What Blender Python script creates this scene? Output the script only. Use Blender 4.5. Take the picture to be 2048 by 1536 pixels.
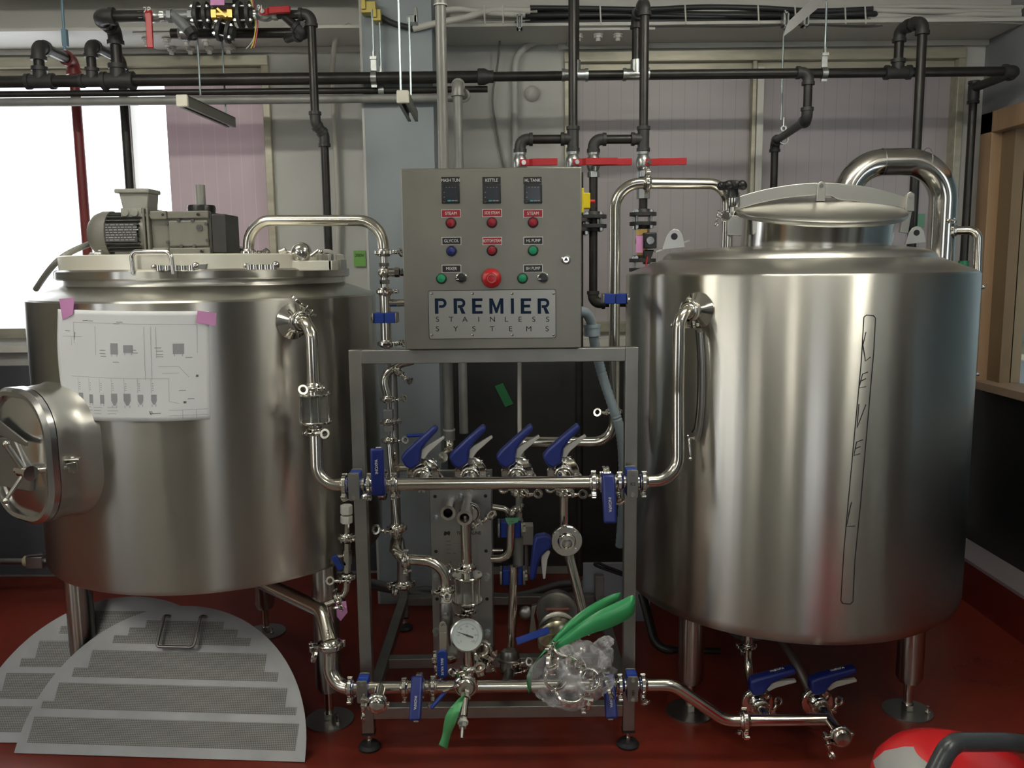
import bpy, bmesh, math, random
from mathutils import Vector, Matrix
random.seed(7)
for o in list(bpy.data.objects): bpy.data.objects.remove(o)
C = bpy.context.scene.collection
SC = bpy.context.scene
V = Vector
PI = math.pi
# ---------------------------------------------------------------- camera
F, EYE = 1736.0, 1.6
PITCH, ROLL = math.radians(7.8), math.radians(-0.6)
cam_d = bpy.data.cameras.new('camera'); cam = bpy.data.objects.new('camera', cam_d); C.objects.link(cam)
CM = Matrix.Rotation(PI/2-PITCH, 4, 'X') @ Matrix.Rotation(ROLL, 4, 'Z')
cam.matrix_world = Matrix.Translation((0, 0, EYE)) @ CM
cam_d.sensor_width = 36; cam_d.lens = F/2048*36; cam_d.clip_start = .05; cam_d.clip_end = 60
SC.camera = cam
# ---------------------------------------------------------------- world, exposure
wd = bpy.data.worlds.new('world'); SC.world = wd; wd.use_nodes = True
bg = wd.node_tree.nodes['Background']
bg.inputs[0].default_value = (.93, .96, 1, 1); bg.inputs[1].default_value = 2.6
SC.view_settings.view_transform = 'Standard'; SC.view_settings.look = 'None'
SC.view_settings.gamma = 1; SC.view_settings.use_curve_mapping = False
SC.view_settings.exposure = 0.2
# ---------------------------------------------------------------- measuring: where a point seen in the photo lies on a plane of the room
M3 = CM.to_3x3()
def ray(x, y): return M3 @ V(((x-1024)/F, (768-y)/F, -1))
def W(x, y, Y): d = ray(x, y); return V((0, 0, EYE)) + d*(Y/d.y)
def Wz(x, y, z=0): d = ray(x, y); return V((0, 0, EYE)) + d*((z-EYE)/d.z)
def Wx(x, y, X): d = ray(x, y); return V((0, 0, EYE)) + d*(X/d.x)
def Wc(x, y, c, r):           # on an upright cylinder
    d = ray(x, y); a = d.x**2+d.y**2; b = -2*(d.x*c[0]+d.y*c[1]); k = c[0]**2+c[1]**2-r*r
    t = (-b-math.sqrt(max(0, b*b-4*a*k)))/(2*a)
    return V((0, 0, EYE)) + d*t
# ---------------------------------------------------------------- materials
MATS = {}
def mat(name, col, rough=.5, metal=0, **k):
    if name in MATS: return MATS[name]
    m = bpy.data.materials.new(name); m.use_nodes = True; nt = m.node_tree; b = nt.nodes['Principled BSDF']
    b.inputs['Base Color'].default_value = (*col, 1); b.inputs['Roughness'].default_value = rough
    b.inputs['Metallic'].default_value = metal
    if 'spec' in k: b.inputs['Specular IOR Level'].default_value = k['spec']
    if 'coat' in k: b.inputs['Coat Weight'].default_value = k['coat']
    if 'trans' in k: b.inputs['Transmission Weight'].default_value = k['trans']; b.inputs['IOR'].default_value = k.get('ior', 1.45)
    if 'alpha' in k: b.inputs['Alpha'].default_value = k['alpha']
    if 'emit' in k: b.inputs['Emission Color'].default_value = (*k.get('ecol', col), 1); b.inputs['Emission Strength'].default_value = k['emit']
    if 'aniso' in k:
        b.inputs['Anisotropic'].default_value = k['aniso']; b.inputs['Anisotropic Rotation'].default_value = k.get('arot', 0)
        t = nt.nodes.new('ShaderNodeTangent'); t.direction_type = 'RADIAL'; t.axis = 'Z'; nt.links.new(t.outputs[0], b.inputs['Tangent'])
    amt = k.get('noise', 0)
    if amt or 'bump' in k or 'rnoise' in k:
        tc = nt.nodes.new('ShaderNodeTexCoord'); mp = nt.nodes.new('ShaderNodeMapping'); n = nt.nodes.new('ShaderNodeTexNoise')
        mp.inputs['Scale'].default_value = k.get('stretch', (1, 1, 1)); n.inputs['Scale'].default_value = k.get('nscale', 6); n.inputs['Detail'].default_value = k.get('detail', 5)
        nt.links.new(tc.outputs['Object'], mp.inputs[0]); nt.links.new(mp.outputs[0], n.inputs['Vector'])
        if amt:
            cr = nt.nodes.new('ShaderNodeValToRGB'); c2 = k.get('col2', tuple(c*(1-amt) for c in col))
            cr.color_ramp.elements[0].position = k.get('r0', .35); cr.color_ramp.elements[0].color = (*c2, 1)
            cr.color_ramp.elements[1].position = k.get('r1', .65); cr.color_ramp.elements[1].color = (*col, 1)
            nt.links.new(n.outputs[0], cr.inputs[0]); nt.links.new(cr.outputs[0], b.inputs['Base Color'])
        if 'rnoise' in k:
            mr = nt.nodes.new('ShaderNodeMapRange'); mr.inputs[3].default_value = rough-k['rnoise']; mr.inputs[4].default_value = rough+k['rnoise']
            nt.links.new(n.outputs[0], mr.inputs[0]); nt.links.new(mr.outputs[0], b.inputs['Roughness'])
        if 'bump' in k:
            bp = nt.nodes.new('ShaderNodeBump'); bp.inputs['Strength'].default_value = k['bump']; bp.inputs['Distance'].default_value = k.get('bdist', .002)
            nt.links.new(n.outputs[0], bp.inputs['Height']); nt.links.new(bp.outputs[0], b.inputs['Normal'])
    MATS[name] = m; return m
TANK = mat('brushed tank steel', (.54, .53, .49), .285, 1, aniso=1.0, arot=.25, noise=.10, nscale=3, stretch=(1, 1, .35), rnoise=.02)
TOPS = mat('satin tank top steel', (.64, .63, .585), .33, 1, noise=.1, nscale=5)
PIPE = mat('polished pipe steel', (.64, .61, .54), .16, 1, rnoise=.05, nscale=9)
SHINY = mat('bright fitting steel', (.70, .68, .63), .1, 1)
FRAME = mat('satin frame steel', (.35, .345, .32), .42, 1, noise=.12, nscale=12)
PANEL = mat('brushed panel steel', (.285, .275, .24), .42, 1, noise=.16, nscale=3.5, stretch=(1.5, 1, 1), rnoise=.05)
PLATE = mat('dull plate steel', (.42, .42, .41), .38, 1, noise=.15, nscale=5)
PERF = mat('perforated sheet steel', (.29, .295, .31), .42, .8, noise=.16, nscale=7)
IRON = mat('black iron pipe', (.035, .033, .03), .38, .35, noise=.35, nscale=14, spec=.5)
IRONF = mat('black iron fitting', (.045, .045, .045), .5, .2, noise=.2, nscale=30)
GREYP = mat('grey painted pipe', (.28, .28, .26), .42, .2, noise=.3, nscale=10, stretch=(1, 1, .3))
GREYD = mat('grey primed steel pipe', (.27, .275, .265), .5, .2, noise=.2, nscale=12)
GALV = mat('galvanised steel', (.55, .58, .57), .28, .9, noise=.25, nscale=30)
ROD = mat('zinc threaded rod', (.42, .5, .52), .35, .8)
GOLD = mat('yellow zinc bracket', (.50, .42, .13), .4, .7)
BRASS = mat('brass', (.62, .40, .13), .35, .9)
BLUE = mat('blue plastic', (.008, .02, .155), .38, 0, spec=.5)
BLUEB = mat('bright blue plastic', (.006, .04, .32), .4, 0)
BLUEV = mat('blue vinyl grip', (.008, .035, .22), .35, 0)
TRIG = mat('pale grey plastic', (.42, .42, .39), .5)
RED = mat('red vinyl handle', (.42, .012, .02), .32, 0)
REDP = mat('dark red painted pipe', (.20, .022, .022), .4, 0, noise=.2)
BLACK = mat('black plastic', (.012, .012, .013), .32)
RUBBER = mat('black rubber', (.014, .014, .015), .6)
WHITEP = mat('white plastic', (.62, .61, .55), .45)
MOTOR = mat('grey motor enamel', (.185, .18, .155), .38, .1, noise=.08, nscale=20)
MOTOR2 = mat('dark grey motor ribs', (.075, .075, .07), .5)
JBOX = mat('grey junction box', (.28, .28, .25), .45)
GLASS = mat('clear glass', (.25, .27, .26), .03, 0, alpha=.12, spec=1)
WALLM = mat('painted wall', (.60, .61, .585), .55, 0, noise=.06, nscale=2.5)
CEILM = mat('painted ceiling', (.76, .76, .72), .6, 0, noise=.06)
COLM = mat('blue grey column paint', (.30, .345, .375), .5, 0, noise=.06, nscale=2)
WAIN = mat('dark glossy wall panel', (.045, .045, .042), .3, 0, noise=.25, nscale=2.5, stretch=(1, 1, 2))
BEAMM = mat('white painted beam', (.62, .62, .58), .45)
ALU = mat('weathered aluminium window frame', (.50, .48, .38), .4, .3, noise=.25, nscale=25, stretch=(.2, 1, 1))
ALUW = mat('pale window mullion', (.72, .71, .66), .4)
WOOD = mat('pine window trim', (.42, .27, .155), .55, 0, noise=.25, nscale=6, stretch=(1, 1, .12), r0=.4, r1=.6)
PAPER = mat('white paper', (.84, .86, .88), .7)
INK = mat('grey print', (.16, .16, .18), .8)
MARK = mat('black marker ink', (.012, .012, .012), .6)
PINK = mat('pink masking tape', (.72, .32, .62), .7)
GREENT = mat('green masking tape', (.04, .27, .10), .65)
GREENS = mat('green sticker', (.22, .50, .12), .7)
REDL = mat('red label', (.33, .012, .02), .45); BLKL = mat('black label', (.014, .014, .014), .4); WHT = mat('white lettering', (.8, .8, .78), .6)
def floor_mat():
    m = mat('red epoxy floor', (.205, .030, .018), .3, 0, noise=.3, nscale=1.6, detail=8, rnoise=.08, spec=.4); return m
FLOOR = floor_mat()
# ---------------------------------------------------------------- mesh builder
def frame_of(a, ref=None):
    a = V(a).normalized(); r = V(ref) if ref is not None else (V((0, 0, 1)) if abs(a.z) < .9 else V((1, 0, 0)))
    x = r - a*r.dot(a)
    if x.length < 1e-6: x = V((1, 0, 0)) - a*a.x
    x.normalize(); return x, a.cross(x), a
class MB:
    def __init__(s): s.v = []; s.f = []; s.flat = set()
    def add(s, vs, fs, flat=False):
        n = len(s.v); s.v += [V(q) for q in vs]
        for f in fs:
            if flat: s.flat.add(len(s.f))
            s.f.append([i+n for i in f])
        return s
    def box(s, c, d, rot=None, bev=0):
        c = V(c); x, y, z = [q/2 for q in d]
        vs = [V((i*x, j*y, k*z)) for i in (-1, 1) for j in (-1, 1) for k in (-1, 1)]
        if rot is not None: vs = [rot @ q for q in vs]
        return s.add([c+q for q in vs], [(0, 1, 3, 2), (4, 6, 7, 5), (0, 4, 5, 1), (2, 3, 7, 6), (0, 2, 6, 4), (1, 5, 7, 3)], True)
    def bb(s, a, b): a = V(a); b = V(b); return s.box((a+b)/2, [abs(q) for q in (b-a)])
    def bar(s, p, q, w, h, ref=(0, 0, 1)):      # rectangular bar from p to q
        p = V(p); q = V(q); x, y, a = frame_of(q-p, ref)
        vs = [e + x*i*h/2 + y*j*w/2 for e in (p, q) for i, j in ((-1, -1), (1, -1), (1, 1), (-1, 1))]
        return s.add(vs, [(3, 2, 1, 0), (4, 5, 6, 7)]+[(i, (i+1) % 4, 4+(i+1) % 4, 4+i) for i in range(4)], True)
    def lathe(s, prof, o=(0, 0, 0), a=(0, 0, 1), n=32, ref=None, cap=True, a0=0, a1=None):
        o = V(o); x, y, z = frame_of(a, ref); full = a1 is None; a1 = 2*PI if full else a1; m = n if full else n+1
        vs = [];
        for r, h in prof:
            for i in range(m):
                t = a0+(a1-a0)*i/n; vs.append(o + x*r*math.cos(t) + y*r*math.sin(t) + z*h)
        fs = []
        for j in range(len(prof)-1):
            for i in range(n):
                k = (i+1) % m; fs.append((j*m+i, j*m+k, (j+1)*m+k, (j+1)*m+i))
        if cap and full:
            if prof[0][0] > 1e-6: fs.append(tuple(reversed(range(m))))
            if prof[-1][0] > 1e-6: fs.append(tuple((len(prof)-1)*m+i for i in range(m)))
        return s.add(vs, fs)
    def cyl(s, p, q, r, r2=None, n=20): p = V(p); q = V(q); return s.lathe([(r, 0), (r if r2 is None else r2, (q-p).length)], p, q-p, n)
    def hexa(s, p, q, r, n=6): return s.cyl(p, q, r, n=n)
    def ring(s, c, a, r0, r1, w, n=32, a0=0, a1=None, ref=None):
        x = [(r0, -w/2), (r1, -w/2), (r1, w/2), (r0, w/2), (r0, -w/2)]
        return s.lathe(x, c, a, n, ref, cap=False, a0=a0, a1=a1)
    def torus(s, c, a, R, r, n=32, k=10): return s.lathe([(R+r*math.cos(t), r*math.sin(t)) for t in [2*PI*i/k for i in range(k+1)]], c, a, n, cap=False)
    def ball(s, c, r, sc=(1, 1, 1), n=20, k=10):
        q = len(s.v); s.lathe([(max(1e-5, r*math.sin(PI*i/k)), -r*math.cos(PI*i/k)) for i in range(k+1)], (0, 0, 0), (0, 0, 1), n, cap=False)
        for i in range(q, len(s.v)): v = s.v[i]; s.v[i] = V(c)+V((v.x*sc[0], v.y*sc[1], v.z*sc[2]))
        return s
    def tube(s, pts, r, bend=0, n=14, seg=7, cap=True, rr=None):
        P = fillet(pts, bend, seg); m = len(P); ds = [(P[i+1]-P[i]).normalized() for i in range(m-1)]
        x, y, _ = frame_of(ds[0]); vs = []
        for i in range(m):
            d = ds[0] if i == 0 else ds[-1] if i == m-1 else (ds[i-1]+ds[i]).normalized()
            x = (x - d*x.dot(d)).normalized(); y = d.cross(x); R = r if rr is None else rr(i/(m-1))
            k = 1
            if 0 < i < m-1: k = 1/max(.5, d.dot(ds[i]))
            vs += [P[i] + (x*math.cos(2*PI*j/n)+y*math.sin(2*PI*j/n))*R for j in range(n)]
        fs = [(i*n+j, i*n+(j+1) % n, (i+1)*n+(j+1) % n, (i+1)*n+j) for i in range(m-1) for j in range(n)]
        if cap: fs += [tuple(reversed(range(n))), tuple((m-1)*n+j for j in range(n))]
        return s.add(vs, fs)
    def prism(s, poly, o, x, y, th, mid=True):    # 2D outline extruded along x cross y
        o = V(o); x = V(x).normalized(); y = V(y).normalized(); z = x.cross(y).normalized(); b = -th/2 if mid else 0
        n = len(poly); vs = [o + x*p[0] + y*p[1] + z*b for p in poly] + [o + x*p[0] + y*p[1] + z*(b+th) for p in poly]
        return s.add(vs, [tuple(reversed(range(n))), tuple(range(n, 2*n))] + [(i, (i+1) % n, n+(i+1) % n, n+i) for i in range(n)], True)
def fillet(pts, bend, seg=7):
    P = [V(p) for p in pts]
    if not bend or len(P) < 3: return P
    out = [P[0]]
    for i in range(1, len(P)-1):
        a, b, c = P[i-1], P[i], P[i+1]; u = (a-b); w = (c-b); lu, lw = u.length, w.length; u.normalize(); w.normalize()
        th = u.angle(w)
        if th > PI-.03: out.append(b); continue
        bd = bend[i-1] if isinstance(bend, (list, tuple)) else bend
        L = min(bd/math.tan(th/2), lu*.49 if i > 1 else lu*.98, lw*.49 if i < len(P)-2 else lw*.98); R = L*math.tan(th/2)
        ctr = b + (u+w).normalized()*(R/math.sin(th/2)); s0 = b+u*L-ctr; e0 = b+w*L-ctr; tot = s0.angle(e0)
        ax = s0.cross(e0)
        for j in range(seg+1): out.append(ctr + (Matrix.Rotation(tot*j/seg, 3, ax) @ s0))
    out.append(P[-1]); return out
def smooth_path(pts, k=6):      # Catmull-Rom
    P = [V(p) for p in pts]; out = []
    for i in range(len(P)-1):
        a, b, c, d = P[max(0, i-1)], P[i], P[i+1], P[min(len(P)-1, i+2)]
        for j in range(k):
            t = j/k; out.append(.5*((2*b)+(c-a)*t+(2*a-5*b+4*c-d)*t*t+(3*b-3*c+d-a)*t**3))
    out.append(P[-1]); return out
def offset_of(p):
    off = V((0, 0, 0))
    while p is not None:
        if p.get('_local'): return V((0, 0, 0))
        off = off + p.location; p = p.parent
    return off
def obj(name, mb, m, parent=None, bevel=0, smooth=True, mx=None, sub=0):
    me = bpy.data.meshes.new(name); off = V((0, 0, 0))
    if parent is not None:
        off = offset_of(parent)
    vs = [q-off for q in mb.v]
    if parent is None:      # a mesh that is a thing of its own sits at its own base
        lo = [min(q[i] for q in mb.v) for i in range(3)]; hi = [max(q[i] for q in mb.v) for i in range(3)]
        org = V(((lo[0]+hi[0])/2, (lo[1]+hi[1])/2, lo[2])); vs = [q-org for q in vs]
    me.from_pydata(vs, [], mb.f); bm = bmesh.new(); bm.from_mesh(me)
    bmesh.ops.recalc_face_normals(bm, faces=bm.faces); bm.to_mesh(me); bm.free()
    if smooth: me.shade_smooth(); me.set_sharp_from_angle(angle=math.radians(38))
    me.materials.append(m); o = bpy.data.objects.new(name, me); C.objects.link(o)
    if parent is None: o.location = org
    else: o.parent = parent
    if bevel:
        b = o.modifiers.new('bevel', 'BEVEL'); b.width = bevel; b.segments = 3; b.limit_method = 'ANGLE'; b.angle_limit = math.radians(40); b.harden_normals = False
    if sub: q = o.modifiers.new('sub', 'SUBSURF'); q.levels = q.render_levels = sub
    return o
def tag(o, label=None, cat=None, group=None, kind=None):
    if label: o['label'] = label
    if cat: o['category'] = cat
    if group: o['group'] = group
    if kind: o['kind'] = kind
    return o
def thing(name, label, cat, loc=(0, 0, 0), group=None):
    o = bpy.data.objects.new(name, None); C.objects.link(o); o.location = V(loc); o.empty_display_size = .05; return tag(o, label, cat, group)
def struct(name, mb, m, **k):
    o = obj(name, mb, m, **k); o['kind'] = 'structure'; return o
def local_thing(name, label, cat, pos, a, x, group=None, s=1):    # local Z along a, local X towards x
    o = thing(name, label, cat, pos, group); X, Y, Z = frame_of(a, x)
    m = Matrix((X, Y, Z)).transposed().to_4x4(); o.rotation_euler = m.to_euler(); o.scale = (s, s, s); o['_local'] = 1; return o
MC = {}
def cpart(key, root, name, m, build, bevel=0):       # repeats share the mesh of the first one
    if key in MC:
        o = MC[key].copy(); C.objects.link(o); o.parent = root; return o
    mb = MB(); build(mb); o = obj(name, mb, m, root, bevel); MC[key] = o; return o
def text(s, size, m, parent, o, x, y, name='lettering', th=.0004, align='CENTER', spacing=1, xs=1, bold=0):
    cu = bpy.data.curves.new('t', 'FONT'); cu.body = s; cu.size = size; cu.extrude = th; cu.align_x = align; cu.align_y = 'CENTER'; cu.space_character = spacing; cu.offset = bold
    t = bpy.data.objects.new('t', cu); C.objects.link(t); bpy.context.view_layer.update()
    me = bpy.data.meshes.new_from_object(t.evaluated_get(bpy.context.evaluated_depsgraph_get())); bpy.data.objects.remove(t)
    X = V(x).normalized(); Y = V(y).normalized(); Z = X.cross(Y); off = offset_of(parent)
    o = V(o)-off
    for v in me.vertices: v.co = o + X*v.co.x*xs + Y*v.co.y + Z*v.co.z
    me.materials.clear(); me.materials.append(m); q = bpy.data.objects.new(name, me); C.objects.link(q); q.parent = parent; return q
# ---------------------------------------------------------------- room shell
XR, YB, XL, YF, ZC = 2.32, 4.40, -4.6, -3.2, 3.0
struct('floor', MB().bb((XL-.2, 2.3, -.1), (XR+.2, YB+.3, 0)), FLOOR)
struct('floor_rear', MB().bb((XL-.2, YF-.2, -.1), (XR+.2, 2.3, 0)), mat('grey rear floor', (.15, .135, .12), .5, 0, noise=.2, nscale=3))  # unseen; its grey is invented to keep red out of the steel's reflections
struct('ceiling', MB().bb((XL-.2, YF-.2, ZC), (XR+.2, YB+.3, ZC+.1)), CEILM)
ZW0, ZW1 = 1.26, 2.62                # window openings in the back wall
LW = (-3.4, -1.165); RW = (.27, 2.215)
b = MB(); b.bb((XL-.2, YB, 0), (XR+.2, YB+.15, ZW0)); b.bb((XL-.2, YB, ZW1), (XR+.2, YB+.15, ZC))
for x0, x1 in ((XL-.2, LW[0]), (LW[1], RW[0]), (RW[1], XR+.2)): b.bb((x0, YB, ZW0), (x1, YB+.15, ZW1))
struct('wall_back', b, WALLM)
struct('trim_1', MB().bb((-.337+.001, YB-.022, .02), (XR-.16, YB-.002, 1.12)), WAIN)        # dark wainscot
struct('trim_2', MB().bb((XL, YB-.022, .02), (-.655, YB-.002, 1.12)), mat('dark grey wainscot', (.10, .105, .12), .4, 0))
struct('trim_3', MB().bb((-.64, 3.972, 0), (-.335, YB, ZC-.002)), COLM)            # column
struct('trim_4', MB().bb((-.652, 3.975, 0), (-.641, YB, ZC-.002)), WALLM)
struct('baseboard_back', MB().bb((-.33, YB-.04, 0), (XR-.19, YB-.023, .035)), mat('pale skirting edge', (.33, .32, .3), .6))
struct('trim_5', MB().bb((RW[0]-.1, YB-.05, 1.19), (RW[1]+.05, YB-.001, 1.225)).bb((LW[0], YB-.05, 1.19), (LW[1]+.05, YB-.001, 1.225)), ALUW)
struct('wall_right', MB().bb((XR, YF, 0), (XR+.12, 1.9, ZC)).bb((XR, 1.9, 0), (XR+.12, YB+.15, 1.0)).bb((XR, 1.9, 2.27), (XR+.12, YB+.15, ZC)).bb((XR, 4.345, 1.0), (XR+.12, YB+.15, 2.27)),
       mat('grey right wall', (.27, .28, .30), .55, 0, noise=.2, nscale=2))
struct('trim_6', MB().bb((XR-.022, 1.0, .2), (XR-.002, YB-.025, .985)), mat('black right wall panel', (.012, .011, .012), .35))
struct('trim_7', MB().bb((2.135, YF, .0), (XR-.001, YB-.03, .19)), mat('red painted kerb', (.16, .02, .012), .45))
struct('trim_8', MB().bb((2.135, YF, .19), (XR-.024, YB-.03, .205)), mat('pale kerb edge', (.30, .26, .28), .5))
# right wall window: pine frame
wr = thing('window_frame', 'pine framed interior window in the right hand wall', 'window frame', (XR, 3.2, 1.0))
b = MB(); b.bb((XR-.03, 4.24, 1.0), (XR+.12, 4.345, 2.30)); b.bb((XR-.03, 1.9, 2.20), (XR+.12, 4.345, 2.30)); obj('frame', b, WOOD, wr, .004)
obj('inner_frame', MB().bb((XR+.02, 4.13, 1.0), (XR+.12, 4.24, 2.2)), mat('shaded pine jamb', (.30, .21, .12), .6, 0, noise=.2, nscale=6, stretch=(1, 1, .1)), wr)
obj('sill', MB().bb((XR-.05, 1.9, .975), (XR+.12, 4.36, 1.015)), mat('pine sill', (.50, .36, .25), .55, 0, noise=.15, nscale=5, stretch=(1, .1, 1)), wr, .003)
obj('pane', MB().bb((XR+.07, 1.9, 1.015), (XR+.076, 4.13, 2.2)), mat('window glass', (.9, .95, .95), .05, 0, trans=1, ior=1.1), wr)
struct('wall_far_room', MB().bb((XR+1.6, .5, 0), (XR+1.7, 6.5, ZC)), mat('blue grey far room wall', (.20, .245, .26), .7))
obj_ = thing('cabinet', 'dark low cabinet seen through the pine framed window', 'cabinet', (XR+1.2, 5.0, 0))
obj('body', MB().bb((XR+.9, 4.0, 0), (XR+1.5, 6.2, .98)), mat('dark cabinet', (.05, .06, .06), .5), obj_, .01)
obj('countertop', MB().bb((XR+.85, 3.95, .98), (XR+1.52, 6.25, 1.02)), mat('olive counter', (.14, .13, .08), .5), obj_, .004)
struct('wall_far_end', MB().bb((XR+.12, 6.5, 0), (XR+1.7, 6.6, ZC)), MATS['blue grey far room wall'])
struct('ceiling_far', MB().bb((XR+.12, .5, ZC), (XR+1.7, 6.6, ZC+.1)), CEILM)
struct('floor_far', MB().bb((XR+.2, .5, -.1), (XR+1.7, 6.6, 0)), MATS['dark cabinet'])
# back wall windows
RIBP = mat('mauve ribbed window film', (.43, .395, .415), .42, 0)
def ribs(m, freq, amt):
    nt = m.node_tree; b = nt.nodes['Principled BSDF']; tc = nt.nodes.new('ShaderNodeTexCoord'); w = nt.nodes.new('ShaderNodeTexWave')
    w.bands_direction = 'X'; w.wave_profile = 'SAW'; w.inputs['Scale'].default_value = freq; nt.links.new(tc.outputs['Object'], w.inputs['Vector'])
    cr = nt.nodes.new('ShaderNodeValToRGB'); c = b.inputs['Base Color'].default_value[:3]
    cr.color_ramp.elements[0].position = .02; cr.color_ramp.elements[0].color = (*[q*amt for q in c], 1); cr.color_ramp.elements[1].position = .05; cr.color_ramp.elements[1].color = (*c, 1)
    nt.links.new(w.outputs[0], cr.inputs[0]); nt.links.new(cr.outputs[0], b.inputs['Base Color'])
ribs(RIBP, 5.0, .72)
RIBL = mat('translucent ribbed window film', (.60, .53, .55), .42, 0); ribs(RIBL, 5.0, 1.3)
nt = RIBL.node_tree; tl = nt.nodes.new('ShaderNodeBsdfTranslucent'); tl.inputs[0].default_value = (.75, .62, .66, 1); mx = nt.nodes.new('ShaderNodeMixShader'); mx.inputs[0].default_value = .24
nt.links.new(nt.nodes['Principled BSDF'].outputs[0], mx.inputs[1]); nt.links.new(tl.outputs[0], mx.inputs[2]); nt.links.new(mx.outputs[0], nt.nodes['Material Output'].inputs[0])
def window(n, x0, x1, mulls):
    b = MB(); t = .05; y0, y1 = YB-.03, YB+.09
    b.bb((x0, y0, ZW1-t), (x1, y1, ZW1)); b.bb((x0, y0, ZW0), (x1, y1, ZW0+t)); b.bb((x0, y0, ZW0+t), (x0+t*.7, y1, ZW1-t)); b.bb((x1-t*.7, y0, ZW0+t), (x1, y1, ZW1-t))
    b.bb((x0+t*.7, y0+.04, ZW1-t-.055), (x1-t*.7, y1-.01, ZW1-t+.001))
    for xm in mulls: b.bb((xm-.028, y0+.01, ZW0+t), (xm-.008, y1-.02, ZW1-t))
    o = struct('window_%d' % n, b, ALU, bevel=.003)
    if mulls:
        c = MB()
        for xm in mulls: c.bb((xm-.006, y0+.002, ZW0+t), (xm+.026, y1-.02, ZW1-t-.03))
        q = obj('mullion', c, ALUW, o, .002)
    return o
def wpart(o, name, mb, m):
    return obj(name, mb, m, o)
w1 = window(1, LW[0], LW[1], [-1.87]); w2 = window(2, RW[0], RW[1], [1.215])
wpart(w1, 'film_panel', MB().bb((-1.70, YB+.045, ZW0+.05), (LW[1]-.035, YB+.06, ZW1-.05)), RIBL)
wpart(w2, 'film_panel', MB().bb((RW[0]+.035, YB+.03, ZW0+.05), (1.19, YB+.045, ZW1-.06)), RIBP)
wpart(w2, 'film_panel', MB().bb((1.235, YB+.045, ZW0+.05), (RW[1]-.035, YB+.06, ZW1-.05)), RIBP)
# unseen rear half; windows, panels and bars are invented for reflections in the steel
WY0, WY1 = -2.5, .35
struct('wall_left', MB().bb((XL-.12, YF, 0), (XL, WY0, ZC)).bb((XL-.12, WY1, 0), (XL, YB, ZC)).bb((XL-.12, WY0, 0), (XL, WY1, .7)).bb((XL-.12, WY0, 2.5), (XL, WY1, ZC)), mat('left wall paint', (.50, .48, .40), .6))
RX0, RX1 = .15, 1.45
struct('wall_front', MB().bb((XL, YF-.12, 0), (RX0, YF, ZC)).bb((RX1, YF-.12, 0), (XR, YF, ZC)).bb((RX0, YF-.12, 0), (RX1, YF, .8)).bb((RX0, YF-.12, 2.5), (RX1, YF, ZC)), mat('front wall paint', (.42, .415, .38), .6))
n_ = 1
def added_panel(a, b, col, side, z1=2.1, rough=.5):  # unseen panels added along the walls, toned to stripe the tanks' reflections
    global n_
    m = mat('added panel paint %d' % n_, col, rough)
    bx = MB().bb((XR-.06, a, 0), (XR-.001, b, z1)) if side == 'r' else MB().bb((a, YF+.001, 0), (b, YF+.06, z1)) if side == 'f' else MB().bb((XL+.001, a, 0), (XL+.06, b, z1))
    struct('door_%d' % n_, bx, m, bevel=.004); n_ += 1
added_panel(-2.7, -.7, (.10, .12, .13), 'r'); added_panel(-.45, .25, (.22, .25, .255), 'r', 2.3); added_panel(.42, .62, (.12, .12, .12), 'r'); added_panel(.75, 1.45, (.25, .28, .29), 'r', 2.3)
added_panel(1.60, 1.80, (.04, .04, .04), 'r', 2.4); added_panel(-4.3, -3.4, (.24, .24, .22), 'f'); added_panel(-2.9, -2.4, (.20, .20, .20), 'f'); added_panel(-1.5, -.75, (.16, .16, .17), 'f'); added_panel(-.55, -.1, (.36, .35, .38), 'f'); added_panel(1.55, 1.8, (.07, .08, .10), 'f')
added_panel(.5, 1.5, (.45, .27, .14), 'l')
b = MB()
for y in (-2.5, -1.95, -1.72, -1.1, -.62, -.5, .22): b.bb((XL-.05, y, .7), (XL+.02, y+.13, 2.5))
struct('window_3', b, mat('added dark bars', (.12, .12, .11), .5))  # bars added across the unseen left opening to break up the reflected stripe
b = MB()
for x in (.15, .52, .95, 1.2): b.bb((x, YF-.05, .8), (x+.08, YF+.02, 2.5))
struct('window_4', b, MATS['added dark bars'])  # bars invented for the unseen rear opening, again for reflected stripes
# ---------------------------------------------------------------- lights that hang in the room
TUBE = mat('fluorescent tube', (1, .97, .86), .4, 0, emit=38, ecol=(1, .97, .86))
def ceiling_lamp(x, y, label, L=1.2, ang=0):
    zl_ = 2.84; r = thing('ceiling_lamp', label, 'lamp', (x, y, zl_), 'fluorescent ceiling lamps behind the camera')
    d = V((math.cos(ang), math.sin(ang), 0)); n = V((-d.y, d.x, 0)); c = V((x, y, zl_))
    for k in (-1, 1): obj('hanger', MB().cyl(c+d*k*L*.35+V((0, 0, .03)), V((c.x, c.y, ZC))+d*k*L*.35, .006, n=8), WHITEP, r)
    obj('housing', MB().bar(c-d*L/2, c+d*L/2, .09, .05), WHITEP, r, .004)
    for k in (-1, 1):
        p = c+n*.05*k-V((0, 0, .035)); obj('tube', MB().cyl(p-d*(L/2-.03), p+d*(L/2-.03), .014, n=10), TUBE, r)
ceiling_lamp(-1.5, 2.25, 'double tube lamp on the ceiling nearest the mash tun')
ceiling_lamp(.9, 2.25, 'double tube lamp on the ceiling nearest the kettle')
ceiling_lamp(-2.6, .6, 'double tube lamp on the ceiling above the mash tun, behind the camera', 1.2, PI/2)
ceiling_lamp(1.85, 1.0, 'double tube lamp on the ceiling in front of the kettle', 1.2, PI/2)
ceiling_lamp(-2.6, -1.4, 'double tube lamp on the ceiling at the rear left', 1.2, PI/2)
ceiling_lamp(-.25, -1.0, 'double tube lamp on the ceiling at the rear middle', 1.2, PI/2)
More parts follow.
